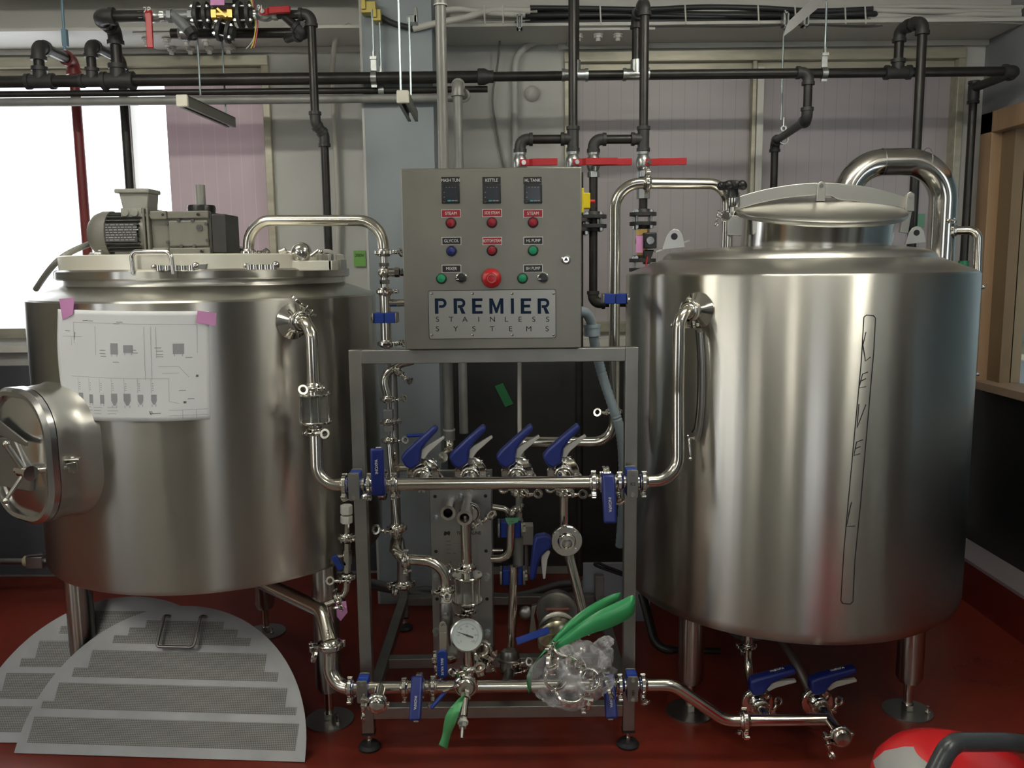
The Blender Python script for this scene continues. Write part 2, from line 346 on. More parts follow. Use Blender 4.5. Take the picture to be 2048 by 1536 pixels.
def opening_light(x0, x1, y, z0, z1, yaw, power, col):       # daylight in the back window; unseen added fill in the other two openings
    l = bpy.data.lights.new('day_or_fill_light', 'AREA'); l.shape = 'RECTANGLE'; l.size = x1-x0; l.size_y = z1-z0; l.energy = power; l.color = col
    o = bpy.data.objects.new('day_or_fill_light', l); C.objects.link(o); o.location = ((x0+x1)/2, y, (z0+z1)/2); o.rotation_euler = (PI/2, 0, yaw); return o
opening_light(-3.3, -1.9, YB+.2, 1.3, 2.55, 0, 60, (.93, .96, 1))     # yaw 0: the area light faces -Y after tilting
opening_light(RX0, RX1, YF-.06, .8, 2.5, PI, 2.4, (1, .96, 1))  # added fill: invented rear window that lightens the kettle's middle stripe
wl = opening_light(WY0, WY1, 0, .7, 2.5, 0, 8, (1, .97, .84)); wl.location = (XL-.06, (WY0+WY1)/2, 1.6); wl.rotation_euler = (PI/2, 0, PI/2)  # added fill: invented left window, cream for the kettle's bright stripe
# made-up dark equipment behind the camera, added so its reflections stripe the tanks
def plain_tank(x, y, r, h, label, m):
    t = thing('added_tank', label, 'tank', (x, y, 0)); obj('body', MB().lathe([(0, .35), (r*.9, .35), (r, .42), (r, h), (r*.6, h+.15), (0, h+.2)], (x, y, 0)), m, t)
    for k in range(3):
        a = k*2*PI/3; p = V((x+.7*r*math.cos(a), y+.7*r*math.sin(a), 0)); obj('leg', MB().cyl(p, p+V((0, 0, .4)), .035), m, t)
DK = mat('dark steel cladding', (.10, .10, .10), .3, .7)
plain_tank(1.8, -2.0, .35, 1.8, 'unseen dark tank added far behind the camera on the right for reflections', DK)
plain_tank(-.75, -2.5, .3, 2.0, 'unseen dark tank added behind the camera near the middle for reflections', DK)
plain_tank(-2.45, -2.2, .33, 1.9, 'unseen dark tank added far behind the camera on the left for reflections', DK)
t = thing('added_rack', 'unseen blue rack added by the rear wall for reflections', 'shelf', (1.2, -2.8, 0)); BR = mat('blue rack paint', (.05, .12, .28), .5)
for x in (.98, 1.42):
    for y in (-3.1, -2.7): obj('post', MB().bb((x-.02, y-.02, 0), (x+.02, y+.02, 2.0)), BR, t)
for z in (.3, .9, 1.5, 1.98): obj('shelf', MB().bb((.96, -3.12, z-.015), (1.44, -2.68, z+.015)), BR, t)
# ---------------------------------------------------------------- mash tun (left)
MC0 = V((-1.09, 3.16, 0)); MR = .592; MZ0, MZ1 = .60, 1.505
def leg3(root, c, r, ztop, angs, m=TANK, rl=.045, rf=.085):
    for a in angs:
        p = V((c.x+r*math.cos(a), c.y+r*math.sin(a), 0))
        lg = obj('leg', MB().lathe([(rl*.75, .115), (rl, .135), (rl, ztop)], p), m, root)
        obj('threaded_foot', MB().cyl(p+V((0, 0, .008)), p+V((0, 0, .13)), .016).cyl(p+V((0, 0, .01)), p+V((0, 0, .03)), .022, n=6), SHINY, lg)
        obj('foot_plate', MB().lathe([(0, 0), (rf, 0), (rf, .006), (0, .008)], p, n=40), PLATE, lg)
        q = p+V((.058*(1 if c.x > 0 else .6), -.03, 0)); obj('anchor_bolt', MB().cyl(q, q+V((0, 0, .035)), .005, n=8).cyl(q+V((0, 0, .006)), q+V((0, 0, .014)), .01, n=6), SHINY, lg)
mt = thing('mash_tun', 'round brushed steel mash tun with a taped drawing, motor on its lid', 'tank', MC0)
obj('body', MB().lathe([(0, MZ0-.03), (MR*.93, MZ0-.015), (MR-.008, MZ0-.004), (MR, MZ0+.012), (MR, MZ1-.006), (MR-.006, MZ1)], MC0, n=128), TANK, mt)
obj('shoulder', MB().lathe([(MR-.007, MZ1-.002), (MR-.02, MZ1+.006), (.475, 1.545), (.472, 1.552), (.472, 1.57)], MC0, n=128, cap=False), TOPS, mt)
obj('rim', MB().lathe([(.46, 1.563), (.494, 1.565), (.499, 1.570), (.499, 1.592), (.492, 1.598), (.45, 1.600)], MC0, n=128, cap=False), TANK, mt)
leg3(mt, MC0, .5, MZ0+.02, [math.atan2(-.26, .433), math.atan2(.5, -.01), math.atan2(-.20, -.46)])
LIDM = mat('lid steel with reflection tint', (.88, .86, .74), .38, .35)  # bright ceiling reflection is put into the lid's pale base colour
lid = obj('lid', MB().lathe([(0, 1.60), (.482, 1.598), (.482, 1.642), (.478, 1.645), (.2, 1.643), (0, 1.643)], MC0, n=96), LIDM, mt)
# raised hatch on the lid with ball counterweight
def on(px, py, Y): return W(px, py, Y)
hb = obj('hatch_box', MB().bb(on(665, 541, 2.86), on(575, 522, 2.96)), LIDM, mt, .003)
for x in (568, 662): obj('hatch_bracket', MB().bb(W(x-5, 541, 2.86), W(x+5, 508, 2.90)), PLATE, mt, .002)
obj('ball_weight', MB().ball(W(603, 505, 2.88), .0335), SHINY, mt)
obj('ball_arm', MB().tube([W(560, 502, 2.9), W(580, 505, 2.89), W(603, 505, 2.88), W(630, 510, 2.88)], .007), SHINY, mt)
obj('hatch_clamp', MB().tube([W(622, 512, 2.86), W(638, 500, 2.86)], .006).ball(W(641, 504, 2.86), .009).cyl(W(560, 505, 2.88), W(572, 500, 2.88), .01), SHINY, mt)
obj('lifting_lug', MB().ring(W(655, 516, 2.95), (0, 1, 0), .017, .03, .008, a0=0).bb(W(673, 540, 2.946), W(665, 516, 2.954)), TOPS, mt, .001)
obj('end_block', MB().bb(W(676, 538, 3.0), W(693, 519, 3.1)), TOPS, mt, .002)
obj('hinge_plate', MB().prism([(-.012, 0), (.022, 0), (.012, .02), (.016, .06), (0, .066), (-.014, .05)], W(185, 545, 2.84), (1, 0, 0), (0, 0, 1), .012).cyl(W(190, 510, 2.84), W(206, 510, 2.84), .012).bb(W(198, 542, 2.85), W(208, 500, 2.87)), PLATE, mt, .002)
obj('lid_handle', MB().tube([W(267, 548, 2.665), W(262, 503, 2.665), W(341, 503, 2.64), W(347, 548, 2.64)], .0068, .02, seg=5), SHINY, mt)
def lid_clamp(x0, x1, y, Y):
    a = W(x0, y, Y); e = W(x1, y, Y); d = (e-a); L = d.length; d.normalize()
    b = MB()
    for k in range(5): p = a+d*L*(k+.5)/5; b.ring(p, (0, 0, 1), .005, .013, .016-.002*(k % 2), n=14)
    b.bar(a, e, .012, .008); b.ball(a+V((-.005, 0, .003)), .009); b.ball(e+V((0, 0, .006)), .012)
    obj('toggle_clamp', b, SHINY, mt)
lid_clamp(312, 392, 536, 2.655); lid_clamp(495, 552, 534, 2.70)
obj('clamp_lever', MB().prism([(0, -.006), (.028, -.010), (.032, .008), (0, .006)], W(394, 533, 2.655), (1, 0, 0), (0, 0, 1), .012), PLATE, mt, .001)
obj('lid_pipe_ring', MB().tube(smooth_path([W(440, 525, 3.2), W(452, 508, 3.2), W(475, 500, 3.2), W(498, 508, 3.2), W(510, 528, 3.2)]), .014), SHINY, mt)
# port flange for the outlet
def port(root, c, r, px, py, R0=.058, out=.05, name='port'):
    p = Wc(px, py, c, r); n = V((p.x-c[0], p.y-c[1], 0)).normalized(); b = MB()
    b.lathe([(R0, -.008), (R0-.002, .002), (.026, .022), (.024, out-.008), (.03, out-.004), (.03, out)], p, n, 40)
    obj(name, b, SHINY, root); return p + n*out, n
MPO, MPN = port(mt, MC0, MR, 585, 643)
# manway on the left
an = math.radians(-123.5); MN = V((math.cos(an), math.sin(an), 0)); MT = V((-MN.y, MN.x, 0)); MZ = V((0, 0, 1))    # normal, sideways (to the right in the photo)
if MT.x < 0: MT = -MT
zc = W(68, 915, 2.54).z
def rrect(w, h, r, n=6):
    out = []
    for cx, cy, a in ((w/2-r, h/2-r, 0), (-w/2+r, h/2-r, 90), (-w/2+r, -h/2+r, 180), (w/2-r, -h/2+r, 270)):
        for i in range(n+1): t = math.radians(a+90*i/n); out.append((cx+r*math.cos(t), cy+r*math.sin(t)))
    return out
def rr_sweep(secs, n=8):    # rounded rectangle sections (w, h, r, distance along the normal)
    vs = []; fs = []; base = V((MC0.x, MC0.y, zc))
    for w, h, r, d in secs: vs += [base + MN*d + MT*p[0] + MZ*p[1] for p in rrect(w, h, r, n)]
    m = len(rrect(1, 1, .1, n))
    for j in range(len(secs)-1): fs += [(j*m+i, j*m+(i+1) % m, (j+1)*m+(i+1) % m, (j+1)*m+i) for i in range(m)]
    return vs, fs, m, len(secs)
vs, fs, m_, k_ = rr_sweep([(.375, .44, .16, .54), (.36, .425, .15, .585), (.345, .41, .14, .60), (.335, .40, .13, .66), (.345, .41, .135, .668), (.345, .41, .135, .690)])
b = MB(); b.add(vs, fs); obj('manway_neck', b, TOPS, mt)
vs, fs, m_, k_ = rr_sweep([(.33, .39, .125, .691), (.352, .412, .14, .694), (.352, .412, .14, .712), (.33, .39, .13, .724), (.305, .365, .12, .722), (.29, .35, .11, .708), (.2, .26, .08, .722), (.02, .02, .009, .735)])
b = MB(); b.add(vs, fs+[tuple(range((k_-1)*m_, k_*m_))]); dr = obj('manway_door', b, mat('mirror door steel', (.66, .66, .65), .2, 1), mt)
def mp(u, v, d): return V((MC0.x, MC0.y, zc)) + MN*d + MT*u + MZ*v
obj('hinge_arm', MB().prism([(-.26, .05), (-.12, .075), (.06, .015), (.055, .0), (-.1, .02), (-.26, .0)], mp(.05, .045, .745), MT, MZ, .006), PLATE, dr, .002)
obj('door_bracket', MB().prism([(-.19, -.05), (-.10, .06), (.0, .065), (.075, -.04), (.06, -.085), (-.10, -.09), (-.19, -.075)], mp(.02, -.01, .730), MT, MZ, .016), PLATE, dr, .004)
hw = mp(.095, -.03, .752)
obj('locking_bar', MB().cyl(hw, mp(.185, -.022, .655), .0075).cyl(hw-MT*.05, hw, .009), SHINY, dr)
obj('bar_clevis', MB().bar(mp(.172, -.024, .668), mp(.190, -.02, .645), .026, .03).bar(mp(.165, .0, .67), mp(.195, .0, .64), .032, .006).cyl(mp(.183, -.042, .656), mp(.183, .008, .656), .007), SHINY, mt, .003)
obj('hand_wheel', MB().cyl(hw-MT*.022, hw+MT*.025, .017).cyl(hw+MT*.028, hw+MT*.034, .022).cyl(hw-MT*.03, hw-MT*.02, .012).cyl(hw, hw+V((-.035, -.02, .085)), .008).ball(hw+V((-.036, -.02, .088)), .0105).cyl(hw, hw+V((-.045, -.03, -.075)), .0065).ball(hw+V((-.046, -.03, -.078)), .010), SHINY, dr)
# drawing taped to the tun: a sheet that follows the steel
ang = lambda p: math.atan2(p.y-MC0.y, p.x-MC0.x)
pc = [Wc(x, y, MC0, MR) for x, y in ((118, 618), (418, 622), (420, 838), (133, 835))]
def pap(u, v, e=.0):        # u to the right, v downwards
    a = [ang(p) for p in pc]; a[0] -= 0; A = (a[0]*(1-u)+a[1]*u)*(1-v)+(a[3]*(1-u)+a[2]*u)*v
    z = (pc[0].z*(1-u)+pc[1].z*u)*(1-v)+(pc[3].z*(1-u)+pc[2].z*u)*v
    bulge = .004+.010*math.sin(PI*u)*(.4+.6*math.cos(5*u+2*v)**2)*(.3+.7*v) + (.012*max(0, .22-u)*4*math.sin(PI*min(1, v*1.1)))
    r = MR+bulge+e; return V((MC0.x+r*math.cos(A), MC0.y+r*math.sin(A), z))
def sheet(f, nu, nv):
    vs = [f(i/nu, j/nv) for j in range(nv+1) for i in range(nu+1)]
    return vs, [(j*(nu+1)+i, j*(nu+1)+i+1, (j+1)*(nu+1)+i+1, (j+1)*(nu+1)+i) for j in range(nv) for i in range(nu)]
dw = thing('wall_drawing', 'large white printed piping diagram taped to the mash tun', 'drawing', pap(.5, .5)); dw.name = 'paper_drawing'
b = MB(); b.add(*sheet(pap, 40, 24)); sh = obj('sheet', b, PAPER, dw); q = sh.modifiers.new('thick', 'SOLIDIFY'); q.thickness = .0004; q.offset = -1
b = MB()
def seg(u0, v0, u1, v1, w=.0016):
    L = math.hypot(u1-u0, (v1-v0)*.7); n = max(1, int(L/.04)); du, dv = (u1-u0), (v1-v0); nx, ny = -dv*.7/max(L, 1e-6)*w, du/max(L, 1e-6)*w/.7
    for i in range(n):
        a = i/n; c = (i+1)/n
        b.add([pap(u0+du*a-nx, v0+dv*a-ny, .0006), pap(u0+du*c-nx, v0+dv*c-ny, .0006), pap(u0+du*c+nx, v0+dv*c+ny, .0006), pap(u0+du*a+nx, v0+dv*a+ny, .0006)], [(0, 1, 2, 3)])
def fillq(u0, v0, u1, v1): b.add([pap(u0, v0, .0005), pap(u1, v0, .0005), pap(u1, v1, .0005), pap(u0, v1, .0005)], [(0, 1, 2, 3)])
for u0, v0, u1, v1 in ((.14, .11, .93, .12), (.14, .11, .14, .3), (.93, .12, .93, .38), (.05, .24, .2, .24), (.12, .24, .12, .32), (.1, .6, .76, .61), (.62, .14, .62, .62), (.66, .14, .66, .62), (.69, .14, .69, .42), (.76, .61, .76, .82), (.76, .82, .82, .84), (.82, .5, .88, .6), (.3, .14, .3, .4), (.7, .5, .82, .5), (.72, .56, .82, .56), (.76, .9, .99, .9), (.76, .95, .99, .95), (.84, .9, .84, .98), (.92, .9, .92, .98)): seg(u0, v0, u1, v1, .0009)
for i in range(7):
    u = .155+i*.083; seg(u, .61, u, .74, .0008)
    for k in range(4): seg(u+.006, .655+.02*k, u+.014, .655+.02*k, .002)
for u in (.035, .115, .195, .27, .37):
    for k in range(3): seg(u, .875+.028*k, u+.055+.02*random.random(), .875+.028*k, .0012)
for u, v in ((.33, .355), (.33, .385), (.335, .41), (.53, .35), (.54, .375), (.68, .33), (.69, .36), (.69, .39), (.69, .41), (.86, .42), (.25, .095), (.82, .72), (.87, .8), (.43, .115), (.42, .46), (.45, .1), (.07, .19)): seg(u, v, u+.04, v, .0022)
obj('diagram_lines', b, mat('faint grey print', (.34, .34, .36), .8), sh)
b = MB()
def tnk(u, v, w, h, cone=False):
    fillq(u-w/2, v-h/2, u+w/2, v+h/2*(.2 if cone else 1))
    if cone: b.add([pap(u-w/2, v+h*.1, .0005), pap(u+w/2, v+h*.1, .0005), pap(u+w*.15, v+h/2, .0005), pap(u-w*.15, v+h/2, .0005)], [(0, 1, 2, 3)])
    seg(u-w*.35, v+h/2, u-w*.35, v+h/2+.02); seg(u+w*.35, v+h/2, u+w*.35, v+h/2+.02)
tnk(.43, .34, .05, .1); tnk(.52, .34, .06, .07); tnk(.82, .34, .066, .095)
for i, (w, h, c) in enumerate(((.036, .1, 0), (.03, .08, 0), (.03, .08, 0), (.04, .11, 1), (.044, .11, 1), (.034, .09, 1), (.034, .09, 1))): tnk(.17+i*.083, .80, w, h, c)
obj('tank_symbols', b, mat('mid grey print', (.36, .37, .40), .8), sh)
b = MB(); fillq(.845, .82, .862, .84); fillq(.92, .58, .935, .6); seg(.64, .93, .71, .925, .002); seg(.64, .905, .65, .94, .003); seg(.65, .905, .66, .93, .002); seg(.21, .095, .25, .09, .002); seg(.14, .27, .15, .2, .002)
obj('bold_marks', b, INK, sh)
for k, (poly) in enumerate([[(118, 598), (148, 595), (146, 628), (140, 632), (125, 640)], [(395, 621), (433, 626), (431, 652), (392, 645)]]):
    vs = [Wc(x, y, MC0, MR+.009) for x, y in poly]; c_ = sum(vs, V())/len(vs); n_ = len(vs); back = [v - (v-V((MC0.x, MC0.y, v.z))).normalized()*.0006 for v in vs]
    b = MB().add(vs+back, [tuple(range(n_)), tuple(reversed(range(n_, 2*n_)))]+[(i, (i+1) % n_, n_+(i+1) % n_, n_+i) for i in range(n_)], True)
    tag(obj('masking_tape', b, PINK), ['pink tape strip on the top left corner of the paper drawing', 'pink tape piece on the top right corner of the paper drawing'][k], 'tape', 'pink tapes holding the drawing')
# motor and gearbox on the lid
YM = 3.08
mo = thing('mixer_motor', 'grey electric gear motor lying on the mash tun lid', 'motor', (W(320, 520, YM).x, YM, 1.643))
a0 = W(187, 470, YM); a1 = W(300, 470, YM); r_ = .081; zc_ = a0.z; ax = V((1, 0, 0))
def mx_(px): return W(px, 470, YM).x
c0 = V((mx_(187), YM, zc_))
obj('fan_cowl', MB().lathe([(.03, 0), (.055, .003), (.072, .02), (r_, .045), (r_, mx_(229)-mx_(187))], c0, ax, 40), MOTOR, mo)
b = MB(); c1 = V((mx_(229), YM, zc_)); Lb = mx_(296)-mx_(229); b.cyl(c1, c1+ax*Lb, .066, n=36)
for i in range(30):
    t = 2*PI*i/30
    if i % 30 in (7, 8): continue
    d = V((0, math.cos(t), math.sin(t))); b.bar(c1+d*.07, c1+d*.07+ax*Lb, .003, .018, d)
obj('finned_stator', b, MOTOR2, mo)
obj('rating_plate', MB().bb((mx_(228)+.004, YM-.083, zc_-.028), (mx_(294), YM-.079, zc_+.036)), mat('dark rating plate', (.05, .05, .055), .35), mo, .001)
b = MB()
for j in range(7):
    x = mx_(228)+.01
    while x < mx_(294)-.012: w = random.uniform(.004, .018); b.bb((x, YM-.0838, zc_-.022+.0085*j), (x+w, YM-.0828, zc_-.0195+.0085*j)); x += w+.004
obj('rating_print', b, mat('pale print', (.4, .4, .38), .6), mo)
obj('front_bell', MB().cyl((mx_(294), YM, zc_), (mx_(308), YM, zc_), .07, n=36), MOTOR, mo)
obj('flange', MB().bb((mx_(305), YM-.078, zc_-.078), (mx_(309), YM+.078, zc_+.085)).bb((mx_(312), YM-.078, zc_-.078), (mx_(317), YM+.078, zc_+.085)), MOTOR, mo, .003)
for zz in (-.06, .062): obj('bolt', MB().cyl((mx_(302), YM-.065, zc_+zz), (mx_(319), YM-.065, zc_+zz), .007, n=6), GALV, mo)
g = MB().bb((mx_(317), YM-.06, zc_-.066), (mx_(434), YM+.06, zc_+.066)); gb = obj('gearbox', g, MOTOR, mo, .005)
for z0, z1 in ((.048, .076), (-.076, -.048)):
    obj('gearbox_rail', MB().bb((mx_(320), YM-.078, zc_+z0), (mx_(352), YM-.04, zc_+z1)).bb((mx_(352), YM-.072, zc_+z0+.002), (mx_(433), YM-.04, zc_+z1-.001)), MOTOR, gb, .004)
obj('cover_plate', MB().bb((mx_(352), YM-.069, zc_-.045), (mx_(430), YM-.058, zc_+.044)), MOTOR, gb, .006)
for px, dz in ((350, .033), (350, -.03), (374, .042), (401, .042), (376, -.043), (402, -.043), (427, .03), (428, -.025)): obj('screw', MB().cyl((mx_(px), YM-.072, zc_+dz), (mx_(px), YM-.062, zc_+dz), .006, n=12).cyl((mx_(px), YM-.0735, zc_+dz), (mx_(px), YM-.07, zc_+dz), .003, n=6), MOTOR2, gb)
obj('oil_plug', MB().cyl((mx_(414), YM-.074, zc_+.018), (mx_(414), YM-.06, zc_+.018), .011, n=16).cyl((mx_(414), YM-.0755, zc_+.018), (mx_(414), YM-.07, zc_+.018), .004, n=6), MOTOR2, gb)
for px, dz in ((346, .062), (414, .062), (349, -.062), (417, -.062)): obj('mount_hole', MB().cyl((mx_(px), YM-.0795, zc_+dz), (mx_(px), YM-.07, zc_+dz), .005, n=10), BLACK, gb)
obj('end_cover', MB().bb((mx_(434), YM-.07, zc_-.07), (mx_(438), YM+.07, zc_+.07)).bb((mx_(438), YM-.072, zc_-.067), (mx_(466), YM+.072, zc_+.063)), mat('black ribbed cover', (.03, .03, .03), .5), mo, .004)
obj('terminal_box', MB().prism([(-.04, 0), (.045, 0), (.052, .055), (-.05, .055)], (mx_(283), YM, zc_+.085), (1, 0, 0), (0, 0, 1), .09), JBOX, mo, .004)
obj('terminal_box_lid', MB().bb((mx_(248), YM-.055, zc_+.138), (mx_(316), YM+.05, zc_+.153)), JBOX, mo, .004)
obj('cable_entry', MB().bb((mx_(257), YM-.05, zc_+.055), (mx_(298), YM+.03, zc_+.088)).cyl((mx_(266), YM-.056, zc_+.072), (mx_(266), YM-.048, zc_+.072), .013).cyl((mx_(285), YM-.056, zc_+.072), (mx_(285), YM-.048, zc_+.072), .013), JBOX, mo, .002)
sh_ = W(400, 370, YM); obj('shaft', MB().cyl((sh_.x, YM, zc_+.06), (sh_.x, YM, sh_.z), .0165), GREYP, mo)
bz = W(400, 432, YM).z; obj('drain_collar', MB().lathe([(.03, -.006), (.034, 0), (.046, .004), (.048, .028), (.045, .036), (.02, .037)], (sh_.x, YM, bz)), BLACK, mo)
obj('gear_foot', MB().lathe([(.062, 0), (.062, .02), (.05, .022), (.05, zc_-.07-1.643)], (sh_.x, YM, 1.643)), MOTOR2, mo)
obj('motor_foot', MB().bb((mx_(240), YM-.05, 1.643), (mx_(280), YM+.05, zc_-.06)), MOTOR, mo)
tag(obj('motor_cable', MB().tube(smooth_path([W(205, 478, YM+.05), W(150, 500, 3.0), W(118, 520, 2.95), W(95, 545, 3.0), W(72, 578, 3.1)]), .0105), GREYP), 'grey cable running from the mixer motor down behind the tun', 'cable')
# ---------------------------------------------------------------- kettle (right)
KC = V((1.02, 3.155, 0)); KR = .60; KZ0, KZ1 = .43, 1.565
kt = thing('brew_kettle', 'tall brushed steel kettle with round lid and hand marked level box', 'tank', KC)
obj('body', MB().lathe([(0, KZ0-.05), (KR*.9, KZ0-.035), (KR-.03, KZ0-.022), (KR-.006, KZ0), (KR, KZ0+.025), (KR, KZ1-.008), (KR-.006, KZ1)], KC, n=128), TANK, kt)
obj('shoulder', MB().lathe([(KR-.006, KZ1-.002), (KR-.02, KZ1+.006), (.475, 1.612), (.468, 1.612), (.463, 1.622), (.450, 1.634), (.42, 1.643), (.36, 1.650), (.27, 1.656), (0, 1.66)], KC, n=128, cap=False), TOPS, kt)
leg3(kt, KC, .45, KZ0, [math.atan2(-.23, .38), math.atan2(-.22, -.39), PI/2])
tl_ = math.radians(11); MAX = V((0, -math.sin(tl_), math.cos(tl_))); mc = W(1636, 424, 3.0)
nk = obj('manway_neck', MB().lathe([(.25, -.17), (.246, -.10), (.246, -.08), (.246, -.012), (.255, -.006)], mc, MAX, 96, cap=False), mat('polished neck steel', (.6, .59, .55), .15, 1), kt)
ld = obj('manway_lid', MB().lathe([(.25, -.012), (.277, -.01), (.283, -.002), (.283, .006), (.276, .012), (.25, .017), (.20, .025), (.13, .032), (.06, .035), (0, .036)], mc, MAX, 96), TOPS, kt)
pts = []
for i in range(25):
    t = i/24; pts.append((-.285+t*.6, .035+.055*math.sin(PI*t)**.8-.01*t))
low = [(x, y-.042-(.012 if .05 < x < .26 else 0)) for x, y in reversed(pts)]
obj('clamp_bar', MB().prism(pts+low, mc+V((0, 0, .012)), (1, 0, 0), (0, 0, 1), .012), TOPS, ld, .002)
for x, z in ((.0, .085), (.302, .048)):
    q = mc+V((x, -.014, z)); obj('bar_lug', MB().prism([(-.014, -.05), (.016, -.05), (.014, .008), (0, .016), (-.012, .008)], q, (1, 0, 0), (0, 0, 1), .016), TOPS, ld, .002)
    obj('lug_bolt', MB().cyl(q-V((0, .012, 0)), q-V((0, .004, 0)), .007), SHINY, ld)
q = mc+V((.298, .0, -.02)); obj('hinge_plate', MB().prism([(-.02, -.05), (.01, -.055), (.022, .04), (-.005, .05)], q, (1, 0, 0), (0, 0, 1), .012), TOPS, kt, .002)
q = W(1466, 420, 2.99)
obj('swing_bolt', MB().cyl(q-V((0, 0, .05)), q+V((0, 0, .03)), .009), SHINY, kt); obj('bolt_sleeve', MB().lathe([(.018, -.016), (.02, -.01), (.02, .03), (.016, .034)], W(1468, 405, 2.985)), SHINY, kt)
obj('hinge_lug', MB().prism([(-.02, -.04), (.03, -.045), (.03, .02), (-.008, .024), (-.02, .01)], W(1465, 445, 2.98), (1, 0, 0), (0, 0, 1), .02), TOPS, kt, .002)
kn = W(1466, 370, 2.93); b = MB().lathe([(.02, -.04), (.017, -.016), (.02, 0), (.024, .004)], kn)
b.lathe([(.034, -.014), (.038, -.004), (.034, .010), (.014, .015), (0, .015)], kn)
for i in range(5):
    t = 2*PI*i/5+.3; b.ball(kn+V((.037*math.cos(t), .037*math.sin(t), -.002)), .0155, (1, 1, .95), 12, 8)
obj('star_knob', b, BLACK, kt)
for px, py, Y, s_ in ((1348, 478, 2.86, 1), (1832, 470, 3.2, 1)):
    q = W(px, py, Y); obj('lifting_lug', MB().prism([(-.04, -.03), (.036, -.03), (.026, .012), (.015, .027), (0, .032), (-.015, .027), (-.026, .012)], q, (1, 0, .1), (0, 0, 1), .008), TOPS, kt, .001)
    obj('lug_eye', MB().cyl(q+V((0, -.0048, .008)), q+V((0, .0048, .008)), .011), BLACK, kt)
pa = W(1310, 502, 2.88); obj('lug_pad', MB().prism([(0, 0), (.11, .035), (.11, .03), (0, -.005)], pa, (1, 0, 0), (0, 0, 1), .03), TOPS, kt)
KPO, KPN = port(kt, KC, KR, 1397, 620)
# thermometer well strap beside the port
b = MB(); cp = [Wc(x, y, KC, KR+.012) for x, y in ((1400, 665), (1404, 720), (1404, 800), (1400, 850), (1394, 880))]
obj('sample_tube', b.tube(smooth_path(cp), .009), PLATE, kt)
b = MB(); cp = [Wc(x, y, KC, KR+.024) for x, y in ((1392, 660), (1396, 720), (1395, 800), (1390, 850), (1384, 865))]; obj('capillary', b.tube(smooth_path(cp), .0022, n=8), BLACK, kt)
q = Wc(1378, 878, KC, KR+.03); obj('needle_valve', MB().cyl(q, Wc(1394, 876, KC, KR), .006).tube([q, q+V((0, -.01, -.02)), q+V((.003, -.012, -.06))], .004).ball(q+V((.003, -.012, -.062)), .007).ring(q+V((-.005, 0, .008)), (1, 0, 0), .004, .008, .005), SHINY, kt)
# hand written level box: LEVEL in marker, following the curved steel
b = MB()
def mark(pts, r=.0015):
    P_ = []
    for i in range(len(pts)-1):
        (x0, y0), (x1, y1) = pts[i], pts[i+1]; n = max(1, int(math.hypot(x1-x0, y1-y0)/12))
        P_ += [Wc(x0+(x1-x0)*k/n, y0+(y1-y0)*k/n, KC, KR+.0004) for k in range(n)]
    P_.append(Wc(*pts[-1], KC, KR+.0004)); b.tube(P_, r, n=5)
mark([(1728, 634), (1733, 630), (1747, 631), (1751, 636), (1748, 700), (1735, 850), (1722, 1000), (1710, 1120), (1706, 1203), (1701, 1208), (1686, 1207), (1682, 1201), (1688, 1100), (1697, 1000), (1710, 860), (1723, 720), (1728, 634)])
for s in ([(1732, 664), (1726, 690), (1731, 722), (1741, 714)], [(1736, 744), (1725, 748), (1718, 776), (1732, 773)], [(1722, 762), (1732, 757)], [(1718, 808), (1714, 856), (1732, 809)], [(1726, 879), (1713, 884), (1708, 911), (1720, 907)], [(1711, 897), (1721, 893)], [(1703, 1004), (1693, 1053), (1710, 1052)], [(1697, 1030), (1703, 1004)]): mark(s)
obj('marker_lettering', b, MARK, kt)
for s, px, py, cc, rr_, r0 in (('K1', 1405, 592, KC, KR, kt), ('TM1', 583, 611, MC0, MR, mt)):
    p = Wc(px, py, cc, rr_+.0006); n = V((p.x-cc.x, p.y-cc.y, 0)).normalized(); text(s, .014, MARK, r0, p, V((-n.y, n.x, 0)), (0, 0, 1), 'port_code')
# ---------------------------------------------------------------- skid frame
FX0, FX1, FY0, FY1 = -.490, .376, 2.72, 3.68
ZT = 1.342; h_ = .02
fr = thing('skid_frame', 'square tube steel frame standing on levelling feet between the two tanks', 'frame', ((FX0+FX1)/2, (FY0+FY1)/2, 0))
def foot(x, y):
    f = obj('levelling_foot', MB().lathe([(0, 0), (.036, 0), (.038, .008), (.03, .018), (.012, .022), (0, .022)], (x, y, 0), n=28), RUBBER, fr)
    obj('foot_stem', MB().cyl((x, y, .018), (x, y, .08), .007).cyl((x, y, .018), (x, y, .032), .012, n=6), SHINY, f)
    obj('post_end_cap', MB().bb((x-.021, y-.021, .055), (x+.021, y+.021, .062)), RUBBER, f)
for x in (FX0, FX1):
    for y, zt in ((FY0, ZT), (FY1, .24)):
        obj('post', MB().bb((x-h_, y-h_, .062), (x+h_, y+h_, zt)), FRAME, fr, .002); foot(x, y)
    obj('side_rail', MB().bb((x-h_+.001, FY0+h_, .113), (x+h_-.001, FY1-h_, .153)), FRAME, fr, .002)
obj('top_beam', MB().bb((FX0+h_, FY0-h_, ZT-.044), (FX1-h_, FY0+h_, ZT-.001)), FRAME, fr, .002)
obj('bottom_beam', MB().bb((FX0+h_, FY0-h_, .113), (FX1-h_, FY0+h_, .153)), FRAME, fr, .002)
obj('cross_rail', MB().bb((FX0+h_, 3.06, .115), (FX1-h_, 3.10, .152)), FRAME, fr, .002)
obj('back_rail', MB().bb((FX0+h_, FY1-h_, .115), (FX1-h_, FY1+h_, .152)), FRAME, fr, .002)
